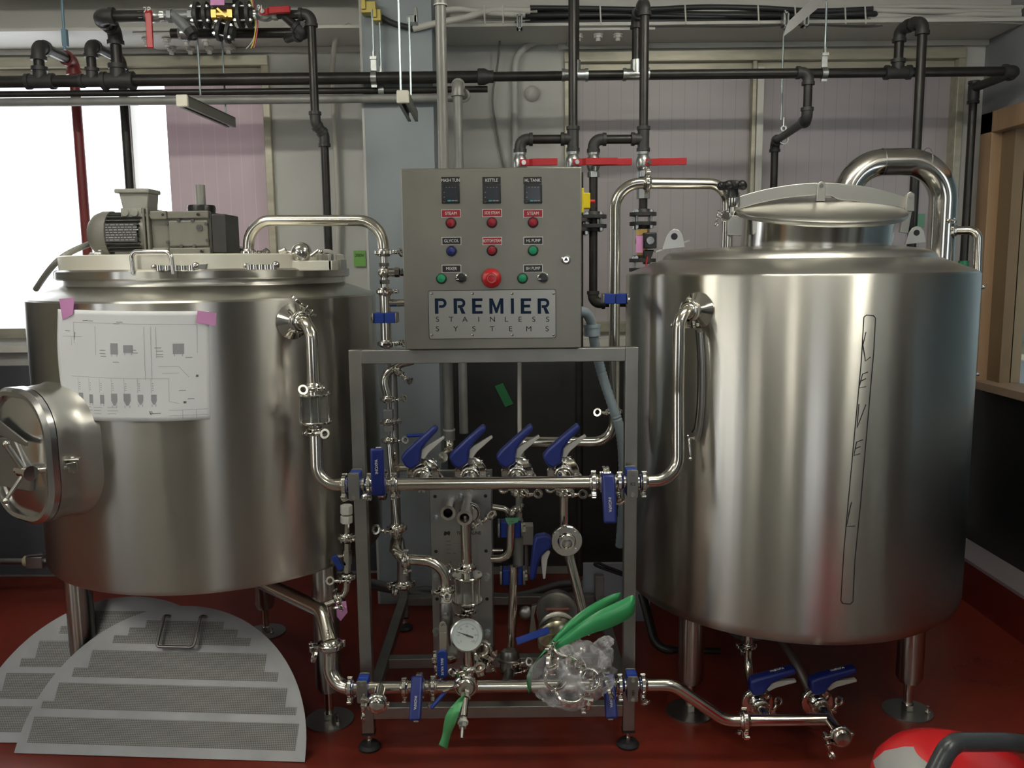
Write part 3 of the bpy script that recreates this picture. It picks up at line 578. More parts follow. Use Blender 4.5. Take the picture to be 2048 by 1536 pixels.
# ---------------------------------------------------------------- control panel
PX0, PX1, PY, PZ0, PZ1 = -.327, .2155, 2.66, ZT+.002, 1.889
cp_ = thing('control_panel', 'square stainless control cabinet with lamps and labels on top of the frame', 'control panel', ((PX0+PX1)/2, PY+.1, PZ0))
obj('cabinet', MB().bb((PX0+.004, PY+.022, PZ0), (PX1-.004, PY+.2, PZ1-.002)), PANEL, cp_, .003)
dr_ = obj('panel_door', MB().bb((PX0, PY, PZ0+.001), (PX1, PY+.02, PZ1)), PANEL, cp_, .003)
def pp(px, py, d=0): q = W(px, py, PY); return V((q.x, PY-d, q.z))
EX, EZ = V((1, 0, 0)), V((0, 0, 1))
def plab(px, py, w, h, s, m, xs=1, size=.0128, parent=None, edge=True):
    c = pp(px, py, .0015); o = obj('name_label', MB().box(c, (w, .002, h)), m, parent or cp_)
    if edge: obj('label_border', MB().box(c+V((0, .0004, 0)), (w+.003, .002, h+.003)), WHT, o)
    text(s, size, WHT, o, c-V((0, .0013, 0)), EX, EZ, xs=xs)
for px, s in ((901, 'MASH TUN'), (983, 'KETTLE'), (1065, 'HL TANK')): plab(px, 361, .055, .021, s, BLKL, .86, .0132, edge=False)
for px, py, s, m, xs in ((902, 427, 'STEAM', REDL, 1), (984, 426, 'SIDE STEAM', REDL, .74), (1066, 427, 'STEAM', REDL, 1), (903, 482, 'GLYCOL', BLKL, 1), (984.5, 482, 'BOTTOM STEAM', REDL, .62), (1066.5, 481.5, 'HL PUMP', BLKL, .9), (903, 537.5, 'MIXER', BLKL, 1), (1066, 537, 'BH PUMP', BLKL, .9)): plab(px, py, .0555, .0205, s, m, xs*.92)
for px, nm in ((901.5, 'mash tun'), (983.5, 'kettle'), (1066, 'hot tank')):
    c = pp(px, 388, 0); o = obj('temperature_controller', MB().box(c-V((0, .004, 0)), (.0545, .01, .0555)), BLACK, cp_, .002)
    obj('display', MB().box(c-V((0, .0095, -.001)), (.042, .002, .042)), mat('dark display', (.03, .034, .045), .2), o)
    obj('display_marks', MB().box(c+V((-.004, -.0108, -.0205)), (.010, .001, .004)), mat('teal display key', (.05, .42, .40), .5), o)
    b = MB()
    for k in range(4): b.box(c+V((-.012+.009*k, -.0108, .0185)), (.004, .001, .0012))
    for k in range(2): b.box(c+V((-.019, -.0108, .004-.014*k)), (.003, .001, .002))
    b.box(c+V((.007, -.0108, -.0205)), (.008, .001, .003)); b.box(c+V((.0165, -.0108, -.0205)), (.008, .001, .003)); b.box(c+V((-.02, -.0108, -.0245)), (.007, .001, .001))
    obj('display_print', b, mat('grey display print', (.3, .32, .33), .5), o)
REDB = mat('red lamp button', (.27, .01, .02), .3); GRNB = mat('green lamp button', (.01, .26, .12), .3); BLUB = mat('blue lamp button', (.01, .02, .16), .3)
def button(px, py, m, label):
    c = pp(px, py); o = obj('button', MB().lathe([(.0165, 0), (.0165, .005), (.014, .008), (.0125, .0075)], c, (0, -1, 0), 32, cap=False), mat('black button bezel', (.05, .05, .05), .35, .3), cp_)
    o['label'] = label; obj('lens', MB().lathe([(.0128, .004), (.0125, .009), (.011, .0115), (.006, .0125), (0, .013)], c, (0, -1, 0), 28, cap=False), m, o)
for px, py, m, l in ((902, 446, REDB, 'red button'), (984, 445, REDB, 'red button'), (1066, 445, REDB, 'red button'), (903, 502, BLUB, 'blue button'), (984, 501, REDB, 'red button'), (1066, 501, GRNB, 'green button'), (883, 557, GRNB, 'green button'), (1045, 556.5, GRNB, 'green button')): button(px, py, m, l)
for px, py in ((923, 556), (1086, 555.5)):
    c = pp(px, py); o = obj('selector_switch', MB().lathe([(.0175, 0), (.017, .004), (.0155, .005)], c, (0, -1, 0), 32), SHINY, cp_)
    obj('knob', MB().lathe([(.0145, .004), (.014, .009), (.0135, .011), (0, .012)], c, (0, -1, 0), 28).box(c+V((-.002, -.014, -.002)), (.029, .011, .010), Matrix.Rotation(-.15, 3, 'Y')), BLACK, o)
    obj('pointer', MB().box(c+V((-.011, -.0198, -.0035)), (.008, .001, .0025)), WHT, o)
c = pp(983.5, 556); o = obj('emergency_stop', MB().lathe([(.02, 0), (.018, .018), (.028, .02), (.0295, .026), (.027, .033), (.018, .036), (.016, .038), (0, .039)], c, (0, -1, 0), 40), mat('red mushroom button', (.45, .014, .018), .3), cp_)
text('STOP', .006, mat('faint pink print', (.6, .2, .2), .6), o, c+V((0, -.0395, .009)), EX, EZ)
b = MB().torus(c+V((0, -.0392, -.001)), (0, 1, 0), .012, .0007, 24, 5); obj('arrow_ring', b, MATS['faint pink print'], o)
# nameplate with cut-out lettering
npo = obj('name_plate', MB().prism(rrect(.387, .146, .006, 3), pp(984.5, 628.5, .0015), EX, EZ, .003), mat('plate steel', (.40, .395, .36), .38, 1), cp_)
b = MB(); P_ = rrect(.3885, .1475, .006, 3); P2 = [(x, y) for x, y in P_]; b.tube([pp(984.5, 628.5, .0032)+V((x, 0, y)) for x, y in P2+[P2[0]]], .0009, n=5); obj('plate_outline', b, BLKL, npo)
for px in (864, 945.5, 1024.5, 1107):
    for py in (587, 669.5): obj('screw', MB().lathe([(.0045, 0), (.004, .0025), (0, .004)], pp(px, py, .003), (0, -1, 0), 16), SHINY, npo)
def letters(s, x0, x1, py, size, m, xs=1, nm='lettering'):
    n = len(s)
    for i, ch in enumerate(s): text(ch, size, m, npo, pp(x0+(x1-x0)*i/(n-1), py, .0032), EX, EZ, nm, xs=xs)
NAVY = mat('navy plate lettering', (.006, .018, .045), .7, spec=.15)
INKP = mat('black plate lettering', (.01, .01, .01), .7, spec=.15)
def big_letter(ch, px):
    h, t, R = .047, .0105, .0145; w = {'P': .036, 'R': .036, 'E': .032, 'M': .043, 'I': .0095}[ch]; o = pp(px, 627.5, .0033)-V((w/2, 0, 0)); b = MB(); k = t*.8
    def P(pl): b.prism(pl, o, EX, EZ, .0006)
    def arc(cx, cy, r, a0, a1): return [(cx+r*math.cos(a0+(a1-a0)*i/8), cy+r*math.sin(a0+(a1-a0)*i/8)) for i in range(9)]
    if ch in 'PRE': P([(0, 0), (t, 0), (t, h), (0, h)])
    if ch in 'PR': P([(t, h)]+arc(w-R, h-R, R, PI/2, -PI/2)+[(t+.002, h-2*R), (t+.002, h-2*R+k)]+arc(w-R, h-R, R-k, -PI/2, PI/2)+[(t, h-k)])
    if ch == 'R': P([(w-R-.004, h-2*R), (w-R+.006, h-2*R), (w, 0), (w-.012, 0)])
    if ch == 'E':
        for z, ww in ((0, w), (h/2-k/2, w*.9), (h-k, w)): P([(t, z), (ww, z), (ww, z+k), (t, z+k)])
    if ch == 'I': P([(0, 0), (w, 0), (w, h), (0, h)])
    if ch == 'M': m = w/2; P([(0, 0), (t*.9, 0), (t*.9, h*.62), (m-.003, h*.05), (m+.003, h*.05), (w-t*.9, h*.62), (w-t*.9, 0), (w, 0), (w, h), (w-t, h), (m, h*.38), (t, h), (0, h)])
    obj('lettering', b, NAVY, npo, smooth=False)
for ch, px in zip('PREMIER', (882, 919.5, 955, 993, 1025, 1052, 1087)): big_letter(ch, px)
letters('STAINLESS', 875, 1095, 639, .0225, INKP, 1.1); letters('SYSTEMS', 875, 1094, 658, .0225, INKP, 1.1)
c = pp(1132, 519); o = obj('door_lock', MB().lathe([(.0155, 0), (.015, .004), (.009, .006), (.009, .003)], c, (0, -1, 0), 32), SHINY, cp_)
obj('keyhole', MB().cyl(c, c-V((0, .0045, 0)), .0075, n=3), BLACK, o)
c = V((PX1-.004, PY+.05, pp(1162, 400).z)); o = obj('disconnect_switch', MB().bb(c+V((0, -.035, -.037)), c+V((.012, .035, .037))).prism([(-.03, 0), (.03, 0), (.024, .028), (-.024, .028)], c+V((.004, 0, 0)), (0, 1, 0), (1, 0, 0), .046), mat('yellow plastic', (.78, .62, .01), .4), cp_, .002)
obj('switch_shaft', MB().cyl(c+V((.025, 0, -.002)), c+V((.048, 0, -.002)), .0065), RED, o); obj('switch_slot', MB().bb(c+V((.012, -.025, .012)), c+V((.017, -.0232, .018))), BLACK, o)
obj('pink_sticker', MB().prism([(0, -.028), (.014, -.024), (.008, .026), (-.002, .028)], V((PX1-.004, PY+.21, pp(1166, 512).z)), EX, EZ, .001), PINK, cp_)
# ---------------------------------------------------------------- sanitary fittings
def clamp(pos, a, lug, label, s=1, flip=1, g='sanitary pipe clamps with wing nuts', ferr=True, nutang=0):
    r = local_thing('pipe_clamp', label, 'clamp', pos, a, lug, g, s)
    cpart('cl1', r, 'clamp_ring', SHINY, lambda b: b.lathe([(.0245, -.0075), (.0275, -.008), (.0315, -.005), (.0315, .005), (.0275, .008), (.0245, .0075), (.0245, -.0075)], n=30, cap=False, a0=.2, a1=2*PI-.2).bb((.029, -.0135, -.0065), (.049, -.0065, .0065)).bb((.029, .0065, -.0065), (.049, .0135, .0065)).cyl((-.032, 0, -.008), (-.032, 0, .008), .0045), .001)
    f = flip
    cpart('cl2%d' % f, r, 'bolt', SHINY, lambda b: b.cyl((.0405, -.021*f, 0), (.0405, .03*f, 0), .0032, n=10).cyl((.0405, -.022*f, -.006), (.0405, -.022*f, .006), .0045, n=10))
    cpart('cl3%d' % f, r, 'wing_nut', SHINY, lambda b: b.lathe([(.0055, 0), (.0068, .003), (.0055, .016), (.004, .02)], (.0405, .0145*f, 0), (0, f, 0), 16).ring((.0405, .048*f, 0), (1, 0, .35), .0085, .0158, .0075, 20).bb((.0375, .029*f, -.005), (.0435, .036*f, .005)), .0008)
    if ferr: cpart('cl4', r, 'ferrule', SHINY, lambda b: b.lathe([(.0195, -.014), (.0215, -.012), (.0245, -.006), (.0245, .006), (.0215, .012), (.0195, .014)], n=28))
    return r
def pipe(pts, r, bend, label, m=PIPE, name='steel_pipe', cat='pipe', g=None, hollow=False):
    b = MB().tube(pts, r, bend, n=24, seg=10); return tag(obj(name, b, m), label, cat, g)
HANDLE = [(-.018, 0), (-.028, .02), (-.024, .052), (.0, .060), (.05, .068), (.128, .078), (.128, .058), (.075, .046), (.045, .034), (.03, .018), (.018, 0)]
TRIGGER = [(.028, .012), (.045, .034), (.062, .036), (.128, .032), (.128, .024), (.06, .014), (.035, .004)]
def bvalve(pos, a, stem, u, label, s=1, txt=True, g='butterfly valves with blue lever handles', flip=False, s0=.052, zo=0):
    r = local_thing('butterfly_valve', label, 'valve', pos, a, stem, g, s)
    bd = cpart('bv1', r, 'valve_body', SHINY, lambda b: b.lathe([(.019, -.032), (.0245, -.03), (.0245, -.026), (.0205, -.024), (.026, -.02), (.031, -.012), (.05, -.011), (.052, -.009), (.052, -.002), (.049, -.0015), (.049, .0015), (.052, .002), (.052, .009), (.05, .011), (.031, .012), (.026, .02), (.0205, .024), (.0245, .026), (.0245, .03), (.019, .032)], n=40))
    for k in range(4):
        t = PI/4+k*PI/2; cpart('bvb%d' % k, r, 'bolt', SHINY, lambda b: b.cyl((.041*math.cos(t), .041*math.sin(t), -.015), (.041*math.cos(t), .041*math.sin(t), .015), .0055, n=6))
    cpart('bv2', r, 'stem', SHINY, lambda b: b.cyl((.040, 0, 0), (.058, 0, 0), .009))
    X, Y, Z = frame_of(a, stem); ul = V((0, V(u).dot(Y), V(u).dot(Z))).normalized()
    hd = obj('lever_handle', MB().prism(HANDLE, (s0, 0, zo), ul, (1, 0, 0), .042), BLUE, r, .008)
    obj('trigger', MB().prism(TRIGGER, (s0, 0, zo), ul, (1, 0, 0), .018), TRIG, r, .002)
    if txt:
        w = ul.cross(V((1, 0, 0))); o_ = V((s0+.0745, 0, zo))+ul*.07 + V((.0, 0, 0)); d1 = (ul*.078+V((.01, 0, 0))).normalized()
        text('INOXPA', .0125, mat('handle print', (.6, .6, .6), .5), hd, o_+V((-.0015, 0, 0)), d1 if not flip else -d1, V((1, 0, 0)).cross(ul) if not flip else -V((1, 0, 0)).cross(ul), th=.0012)
    return r
def hanger(pos, a, out, label, s=1, g='blue plastic pipe supports with steel plates', code=None, w=.088, hgt=.05):
    r = local_thing('pipe_support', label, 'pipe support', pos, a, out, g, s)
    cpart('hg1%.3f%.3f' % (w, hgt), r, 'block', BLUEB, lambda b: b.bb((-hgt/2, -w/2+.004, -.017), (-.001, w/2-.004, .017)).bb((.001, -w/2+.004, -.017), (hgt/2, w/2-.004, .017)), .002)
    cpart('hg2%.3f%.3f' % (w, hgt), r, 'plate', FRAME, lambda b: b.prism(rrect(w, .034, .006, 3), (hgt/2+.003, 0, 0), (0, 1, 0), (0, 0, 1), .005), .001)
    cpart('hg3%.3f%.3f' % (w, hgt), r, 'plate', FRAME, lambda b: b.prism(rrect(w, .034, .006, 3), (-hgt/2-.003, 0, 0), (0, 1, 0), (0, 0, 1), .005), .001)
    for k in (-1, 1): cpart('hg4%d%.3f%.3f' % (k, w, hgt), r, 'bolt', SHINY, lambda b: b.cyl((hgt/2+.004, k*w*.38, 0), (hgt/2+.010, k*w*.38, 0), .007, n=6))
    return r
def sight(pos, a, label, s=1):
    r = local_thing('sight_glass', label, 'sight glass', pos, a, (1, .3, 0), 'round flanged sight glasses', s)
    for k, z in enumerate((-.043, .043)): cpart('sg1%d' % k, r, 'flange', SHINY, lambda b: b.lathe([(.012, z-.004), (.05, z-.004), (.052, z-.002), (.052, z+.002), (.05, z+.004), (.012, z+.004)], n=40))
    for k, z in enumerate((-1, 1)): cpart('sg2%d' % k, r, 'neck', SHINY, lambda b: b.cyl((0, 0, z*.045), (0, 0, z*.062), .02))
    cpart('sg3', r, 'glass_cylinder', GLASS, lambda b: b.lathe([(.036, -.039), (.036, .039)], n=36, cap=False).lathe([(.031, -.039), (.031, .039)], n=36, cap=False))
    for k in range(4):
        t = k*PI/2+.2; cpart('sg4%d' % k, r, 'tie_rod', SHINY, lambda b: b.cyl((.044*math.cos(t), .044*math.sin(t), -.05), (.044*math.cos(t), .044*math.sin(t), .05), .0045, n=12))
    return r
G = 'sanitary pipe clamps with wing nuts'
# upper header
YH = 2.62; ZH = W(960, 966.5, YH).z; ZL = W(960, 1373, YH).z
def U(px): return V((W(px, 966, YH).x, YH, ZH))
def Lo(px): return V((W(px, 1373, YH).x, YH, ZL))
RH = .0195
cor = MPO+MPN*.065
sgp = W(640, 817, cor.y); dn = V((cor.x, cor.y, 0))
def zx(px, py, p): return W(px, py, p.y).z
clamp(MPO, MPN, (.75, .3, .9), 'clamp joining the elbow pipe to the upper mash tun port', 1.12, 1)
pipe([MPO, cor, V((cor.x, cor.y, zx(640, 765, cor)))], .0195, .055, 'curved steel pipe dropping from the mash tun port to the sight glass')
clamp(V((cor.x, cor.y, zx(640, 774, cor))), EZ, (.6, -1, 0), 'clamp directly above the sight glass beside the mash tun', 1, -1)
sight(V((cor.x, cor.y, zx(640, 816, cor))), EZ, 'glass sight cylinder hanging beside the mash tun wall')
clamp(V((cor.x, cor.y, zx(640, 862, cor))), EZ, (-.2, -1, 0), 'clamp directly below the sight glass beside the mash tun', 1, 1)
pipe([V((cor.x, cor.y, zx(640, 866, cor))), V((cor.x+.003, YH, ZH)), U(690)], RH, .06, 'steel elbow pipe curving from the tun side sight glass into the upper header')
clamp(U(689), EX, (0, -.35, -1), 'clamp on the upper header left of the left frame post')
hanger(U(711), EX, (0, -1, 0), 'blue support holding the upper header on the left frame post')
clamp(U(738), EX, (0, -.4, -1), 'clamp on the upper header just right of the left frame post', 1, -1)
pipe([U(692), U(735)], RH, 0, 'short steel spool of the upper header crossing the left frame post')
bvalve(U(765), EX, (.0, -1, .12), (0, .1, 1), 'butterfly valve with upright blue lever at the left end of the upper header', .95, s0=.045)
clamp(U(788), EX, (0, -.3, -1), 'clamp on the upper header between the upright lever valve and the long pipe')
b = MB().tube([U(790), U(1186)], RH, n=28)
up = thing('header_pipe', 'long horizontal upper steel header pipe across the frame', 'pipe', U(980))
obj('pipe', b, PIPE, up)
VX = [846, 941, 1034, 1126]
for i, px in enumerate(VX):
    p = U(px); obj('tee_stub', MB().cyl(p+V((0, .01, 0)), p+V((0, .07, 0)), RH), PIPE, up)
    c = V((W(px, 940, YH+.135).x, YH+.135, ZH)); p = V((c.x, YH, ZH))
    bvalve(c, (0, 1, 0), (-.55, 0, .84), (.84, 0, .55), ['first butterfly valve from the left behind the upper header, lever raised', 'second butterfly valve from the left behind the upper header, lever raised', 'third butterfly valve from the left behind the upper header, lever raised', 'fourth butterfly valve from the left behind the upper header, lever raised'][i], 1.0, False, s0=.036, zo=-.016)
    clamp(p+V((0, .088, 0)), (0, 1, 0), (-.4, 0, -1) if i < 2 else (.1, 0, -1), ['clamp under the header at the first raised lever valve', 'clamp under the header at the second raised lever valve', 'clamp under the header at the third raised lever valve', 'clamp under the header at the fourth raised lever valve'][i], 1, 1)
    clamp(c+V((0, .042, 0)), (0, 1, 0), (1, 0, .5), ['clamp behind the first raised lever valve', 'clamp behind the second raised lever valve', 'clamp behind the third raised lever valve', 'clamp behind the fourth raised lever valve'][i], 1, 1)
clamp(U(1187), EX, (0, -.2, -1), 'clamp at the right end of the long upper header pipe')
bvalve(U(1211), EX, (0, -1, .25), (0, -.2, -1), 'butterfly valve with hanging blue lever at the right end of the upper header', .95, s0=.045)
clamp(U(1238), EX, (0, .3, -1), 'clamp right of the hanging lever valve on the upper header', 1, -1)
pipe([U(1240), U(1284)], RH, 0, 'short steel spool of the upper header crossing the right frame post')
o = hanger(U(1262.5), EX, (0, -1, 0), 'blue support holding the upper header on the right frame post')
text('K2', .014, MARK, fr, U(1263)+V((0, -.033, 0)), EX, EZ, 'marker_code')
clamp(U(1287), EX, (0, .2, -1), 'clamp on the upper header right of the right frame post')
kc = KPO+KPN*.055
clamp(KPO, KPN, (-.5, -.6, -.9), 'clamp joining the curved pipe to the kettle side port', 1.12, -1)
kb = V((W(1342, 900, YH+.02).x, YH+.02, ZH))
pipe([KPO, kc, V((kc.x+.0, kc.y, 1.2)), V((kc.x, kb.y, ZH)), U(1287)], RH, [.06, .3, .075], 'tall steel pipe bending from the kettle port down to the upper header')
# lower header
clamp(Lo(700), EX, (0, -.2, -1), 'clamp on the lower header left of the left frame post')
hanger(Lo(727)+V((0, 0, 0)), EX, (0, -1, 0), 'blue support holding the lower header on the left frame post', w=.075)
lh = thing('header_pipe', 'long horizontal lower steel header pipe across the frame', 'pipe', Lo(980))
obj('pipe', MB().tube([Lo(702), Lo(1212)], RH, n=28), PIPE, lh)
q = Lo(762); q2 = q+V((.0, -.075, -.012)); obj('tee_stub', MB().cyl(q, q2, RH), PIPE, lh)
clamp(q2-V((0, .004, 0)), (0, -1, -.12), (-1, 0, .1), 'clamp with end cap facing forwards at the left of the lower header', 1.05, 1)
tag(obj('end_cap', MB().lathe([(0, .0), (.0235, 0), (.0245, .004), (.02, .008), (.008, .0095), (0, .0095)], q2-V((0, .018, .002)), (0, -1, -.12), 32), SHINY), 'round steel end cap in the forward clamp of the lower header', 'cap')
clamp(Lo(809), EX, (0, .2, -1), 'clamp left of the hanging lever valve near the left of the lower header')
bvalve(Lo(839), EX, (0, -.86, .62), (0, -.5, -.86), 'butterfly valve with hanging blue lever near the left of the lower header', .88, s0=.045)
clamp(Lo(866), EX, (0, -.2, -1), 'clamp right of the left hanging lever valve on the lower header', 1, -1)
bvalve(Lo(1213), EX, (0, -.86, .62), (0, -.5, -.86), 'butterfly valve with hanging blue lever at the right of the lower header', .88, s0=.045)
clamp(Lo(1240), EX, (0, -.2, -1), 'clamp right of the right hanging lever valve on the lower header', 1, 1)
hanger(Lo(1263), EX, (0, -1, 0), 'blue support holding the lower header on the right frame post', w=.085)
text('K01', .013, MARK, fr, Lo(1264)+V((0, -.033, -.01)), EZ, -EX, 'marker_code')
clamp(Lo(1286), EX, (0, -.2, -1), 'clamp on the lower header right of the right frame post', 1, -1)
e1 = W(1352, 1378, YH); e2 = W(1450, 1440, YH); e3 = W(1489, 1441, YH); ze = e3.z
pipe([Lo(1243), Lo(1345), V((e2.x, YH, ze)), V((e3.x, YH, ze))], RH, .09, 'steel pipe stepping down from the lower header towards the kettle valves')
clamp(V((e3.x, YH, ze)), EX, (0, -.3, -1), 'large clamp on the pipe below the kettle', 1.15, 1)
er = W(1655, 1448, YH); pipe([V((e3.x, YH, ze)), V((er.x, YH, ze))], RH, 0, 'straight steel pipe below the kettle running to the last valve')
v1 = V((W(1517, 1400, YH+.1).x, YH+.115, ze)); v2 = V((er.x+.005, YH+.115, ze))
for c, l1, l2 in ((v1, 'butterfly valve below the kettle, left of the two with lever pointing right', 'clamp in front of the left valve below the kettle'), (v2, 'butterfly valve below the kettle, right of the two with lever pointing right', 'clamp in front of the right valve below the kettle')):
    bvalve(c, (0, 1, 0), (-.12, 0, 1), (1, 0, .12), l1, 1, True, s0=.046, zo=-.022); clamp(c-V((0, .044, 0)), (0, 1, 0), (1, 0, -.5), l2, 1, -1, ferr=False)
    pipe([c-V((0, .03, 0)), V((c.x, YH, ze))], RH, 0, 'short steel stub in front of the '+('left' if c is v1 else 'right')+' kettle valve')
dp = W(1497, 1278, 2.86)
pipe([V((dp.x, dp.y, .42)), V((dp.x, dp.y, ze+.07)), V((v1.x, v1.y+.03, ze))], .015, .08, 'steel drain pipe dropping from the kettle to the left valve')
clamp(V((dp.x, dp.y, W(1497, 1292, 2.86).z)), EZ, (-1, -.1, 0), 'clamp on the drain pipe under the kettle bottom', .85, 1)
pipe([V((.9, 3.2, .38)), V((v2.x-.02, v2.y+.12, ze+.06)), v2+V((0, .03, 0))], .018, .05, 'dark steel drain pipe slanting from the kettle bottom to the right valve', PLATE)
ec = V((er.x+.005, YH, ze)); ef = ec+V((.0, -.10, 0)); pipe([ec, ef], RH, 0, 'short steel tee end pointing forwards below the kettle')
clamp(ef, (0, -1, 0), (-1, 0, -.3), 'clamp with end cap at the front of the kettle outlet tee', 1.1, 1)
tag(obj('end_cap', MB().lathe([(0, 0), (.0235, 0), (.0245, .004), (.02, .008), (0, .009)], ef-V((0, .008, 0)), (0, -1, 0), 32), SHINY), 'round steel end cap at the front of the kettle outlet tee', 'cap')
# big outlet pipe under the tun
A = Wz(498, 1152, .50); B = W(646, 1222, 2.74); Bz = V((W(662, 1330, 2.66).x, 2.66, ZL))
pipe([A, V((B.x, B.y, B.z)), V((Bz.x, 2.66, W(650, 1285, 2.66).z))], .0255, .08, 'wide steel outlet pipe slanting from beneath the mash tun')
clamp(V((Bz.x, 2.66, W(650, 1290, 2.66).z)), EZ, (-1, -.3, 0), 'clamp on the wide outlet pipe in front of the mash tun leg', 1.35, 1)
o = pipe([V((Bz.x, 2.66, W(650, 1290, 2.66).z)), V((Bz.x, 2.645, ZL)), Lo(700)], .0235, .06, 'wide steel elbow joining the tun outlet pipe to the lower header')
for s_, py in (('MO1', 1312), ('MO2', 1268)): text(s_, .014, MARK, o, V((Bz.x, 2.66-.026 if s_ == 'MO1' else 2.66-.031, W(658, py, 2.63).z)), -EZ, EX, 'marker_code')
tag(obj('masking_tape', MB().prism([(-.018, .03), (.016, .035), (.02, -.005), (-.004, -.035), (-.016, -.02)], W(683, 1222, 2.77), EX, EZ, .001), PINK), 'pink tape hanging under the tilted clamp left of the frame', 'tape')
# small valve chain left of the frame
YS = 2.80
def S(px, py): return V((W(694, py, YS).x+(px-694)*.0016, YS, W(694, py, YS).z))
pc_ = thing('check_valve', 'white hexagonal plastic fitting on a small steel nipple left of the frame', 'fitting', S(693, 1058))
obj('cap', MB().cyl(S(693, 1028), S(693, 1010), .021, n=6).cyl(S(693, 1046), S(693, 1031), .0205, n=6), WHITEP, pc_, .002)
obj('nipple', MB().cyl(S(693, 1072), S(693, 1043), .009, n=6), SHINY, pc_)
clamp(S(693, 1074), EZ, (.3, -1, 0), 'clamp below the white plastic fitting left of the frame', .95, 1)
bs = thing('ball_valve', 'small hexagonal ball valve with short blue grip left of the frame', 'valve', S(694, 1145))
obj('body', MB().cyl(S(694, 1145), S(694, 1086), .0125, n=6).cyl(S(694, 1128), S(694, 1100), .0165, n=6).cyl(S(694, 1110), S(694, 1110)+V((-.035, -.02, .0)), .007), SHINY, bs)
obj('grip', MB().bar(S(694, 1106)+V((-.04, -.025, 0)), S(694, 1133)+V((-.012, -.03, 0)), .012, .022), BLUEV, bs, .004)
clamp(S(694, 1154), EZ, (-.1, -1, 0), 'clamp below the small blue grip ball valve left of the frame', .95, -1)
pipe([S(694, 1156), S(692, 1192), W(645, 1212, 2.78)], .0115, .045, 'thin steel elbow from the small ball valve to the wide outlet pipe')
clamp(W(678, 1196, 2.79), (-.8, 0, -.45), (.3, -.5, -.9), 'tilted clamp where the thin elbow meets the wide outlet pipe', .95, 1)
# ---------------------------------------------------------------- arch pipe and riser left of the panel
YR = 2.90
def Rr(px, py, Y=YR): return W(px, py, Y)
rx = Rr(768, 520).x
pipe([W(497, 520, 2.98), W(497, 441, 2.98), V((rx, 2.90, W(760, 441, 2.90).z)), V((rx, YR, Rr(768, 502).z))], .0185, .085, 'arched steel pipe rising from the mash tun lid and dropping beside the panel')
clamp(W(497, 505, 2.98), EZ, (1, -.5, 0), 'clamp at the lid end of the arched pipe', .95, 1)
def RV(py): return V((rx, YR, Rr(768, py).z))
clamp(RV(505), EZ, (1, -.4, 0), 'clamp at the panel end of the arched pipe', .95, 1)
t = thing('spray_valve', 'cast steel tee fitting with thin side tube left of the panel', 'fitting', RV(580))
obj('body', MB().cyl(RV(580), RV(509), .0125).cyl(RV(533), RV(526), .0165, n=6).cyl(RV(568), RV(560), .0165, n=6).ball(RV(545), .021).tube([RV(545), RV(545)+V((.05, 0, 0))], .014), SHINY, t)
obj('compression_nut', MB().cyl(RV(545)+V((.035, 0, 0)), RV(545)+V((.05, 0, 0)), .016, n=6).cyl(RV(545)+V((.053, 0, 0)), RV(545)+V((.066, 0, 0)), .012, n=6).cyl(RV(545)+V((.06, 0, 0)), RV(545)+V((.12, 0, 0)), .004), SHINY, t)
clamp(RV(583), EZ, (1, -.6, 0), 'clamp below the cast tee fitting left of the panel', .95, -1)
rp = thing('steel_pipe', 'vertical steel riser with side branch left of the panel', 'pipe', RV(684))
obj('pipe', MB().cyl(RV(684), RV(586), .0185), PIPE, rp); obj('branch', MB().cyl(RV(606), RV(606)+V((.16, 0, 0)), .0125), PIPE, rp)
hanger(RV(635)+V((-.0, 0, 0)), EZ, (-1, 0, 0), 'blue support on the riser left of the panel', w=.07, hgt=.07)
clamp(RV(687), EZ, (1, -.3, 0), 'clamp just above the frame top beam left of the panel', .95, 1)
pipe([W(825, 722, 2.95), W(800, 728, 2.93), W(765, 752, YR), RV(798)], .0135, .05, 'small steel bend below the frame top beam at the left')
clamp(W(797, 742, 2.92), (.7, 0, .7), (.6, -.6, -.7), 'clamp on the small steel bend below the top beam', .85, 1)
tag(obj('conduit', MB().cyl(RV(690), V((rx+.004, YR+.06, .9)), .011), GREYD), 'grey conduit running down behind the left valve chain', 'pipe')
clamp(RV(798), EZ, (1, -.8, 0), 'upper clamp of the square check valve left inside the frame', .85, 1)
t = thing('check_valve', 'square bodied steel check valve left inside the frame', 'valve', RV(866))
obj('body', MB().cyl(RV(872), RV(801), .006).bb(RV(837)-V((.0155, .0155, 0)), RV(818)+V((.0155, .0155, 0))).bb(RV(862)-V((.0155, .0155, 0)), RV(850)+V((.0155, .0155, 0))), PLATE, t, .002)
obj('blue_seal', MB().cyl(RV(842), RV(838), .009), BLUEB, t)
clamp(RV(844), EZ, (1, .2, 0), 'middle clamp of the square check valve left inside the frame', .85, 1)
clamp(RV(880), EZ, (.7, -1, 0), 'lower clamp of the square check valve left inside the frame', .85, 1)
tag(obj('lever_grip', MB().tube([RV(872)+V((.06, .0, 0)), RV(872)+V((.115, .02, -.002))], .0062, n=10), BLUEB), 'slim blue lever grip behind the check valve clamps', 'lever')
q1, q2 = RV(884), V((rx+.022, 2.86, W(783, 1056, 2.86).z))
tag(obj('steel_pipe', MB().cyl(q1, q2, .0105), PIPE), 'thin upright steel pipe down the left of the frame', 'pipe')
pipe([V((rx+.012, 2.93, RV(700).z)), V((rx+.01, 2.93, W(775, 1060, 2.93).z))], .017, 0, 'thicker upright steel pipe behind the thin one at the left of the frame', PLATE)
pipe([W(860, 935, 2.93), W(778, 935, 2.93)], .0135, 0, 'short horizontal steel branch left of the first raised lever valve')
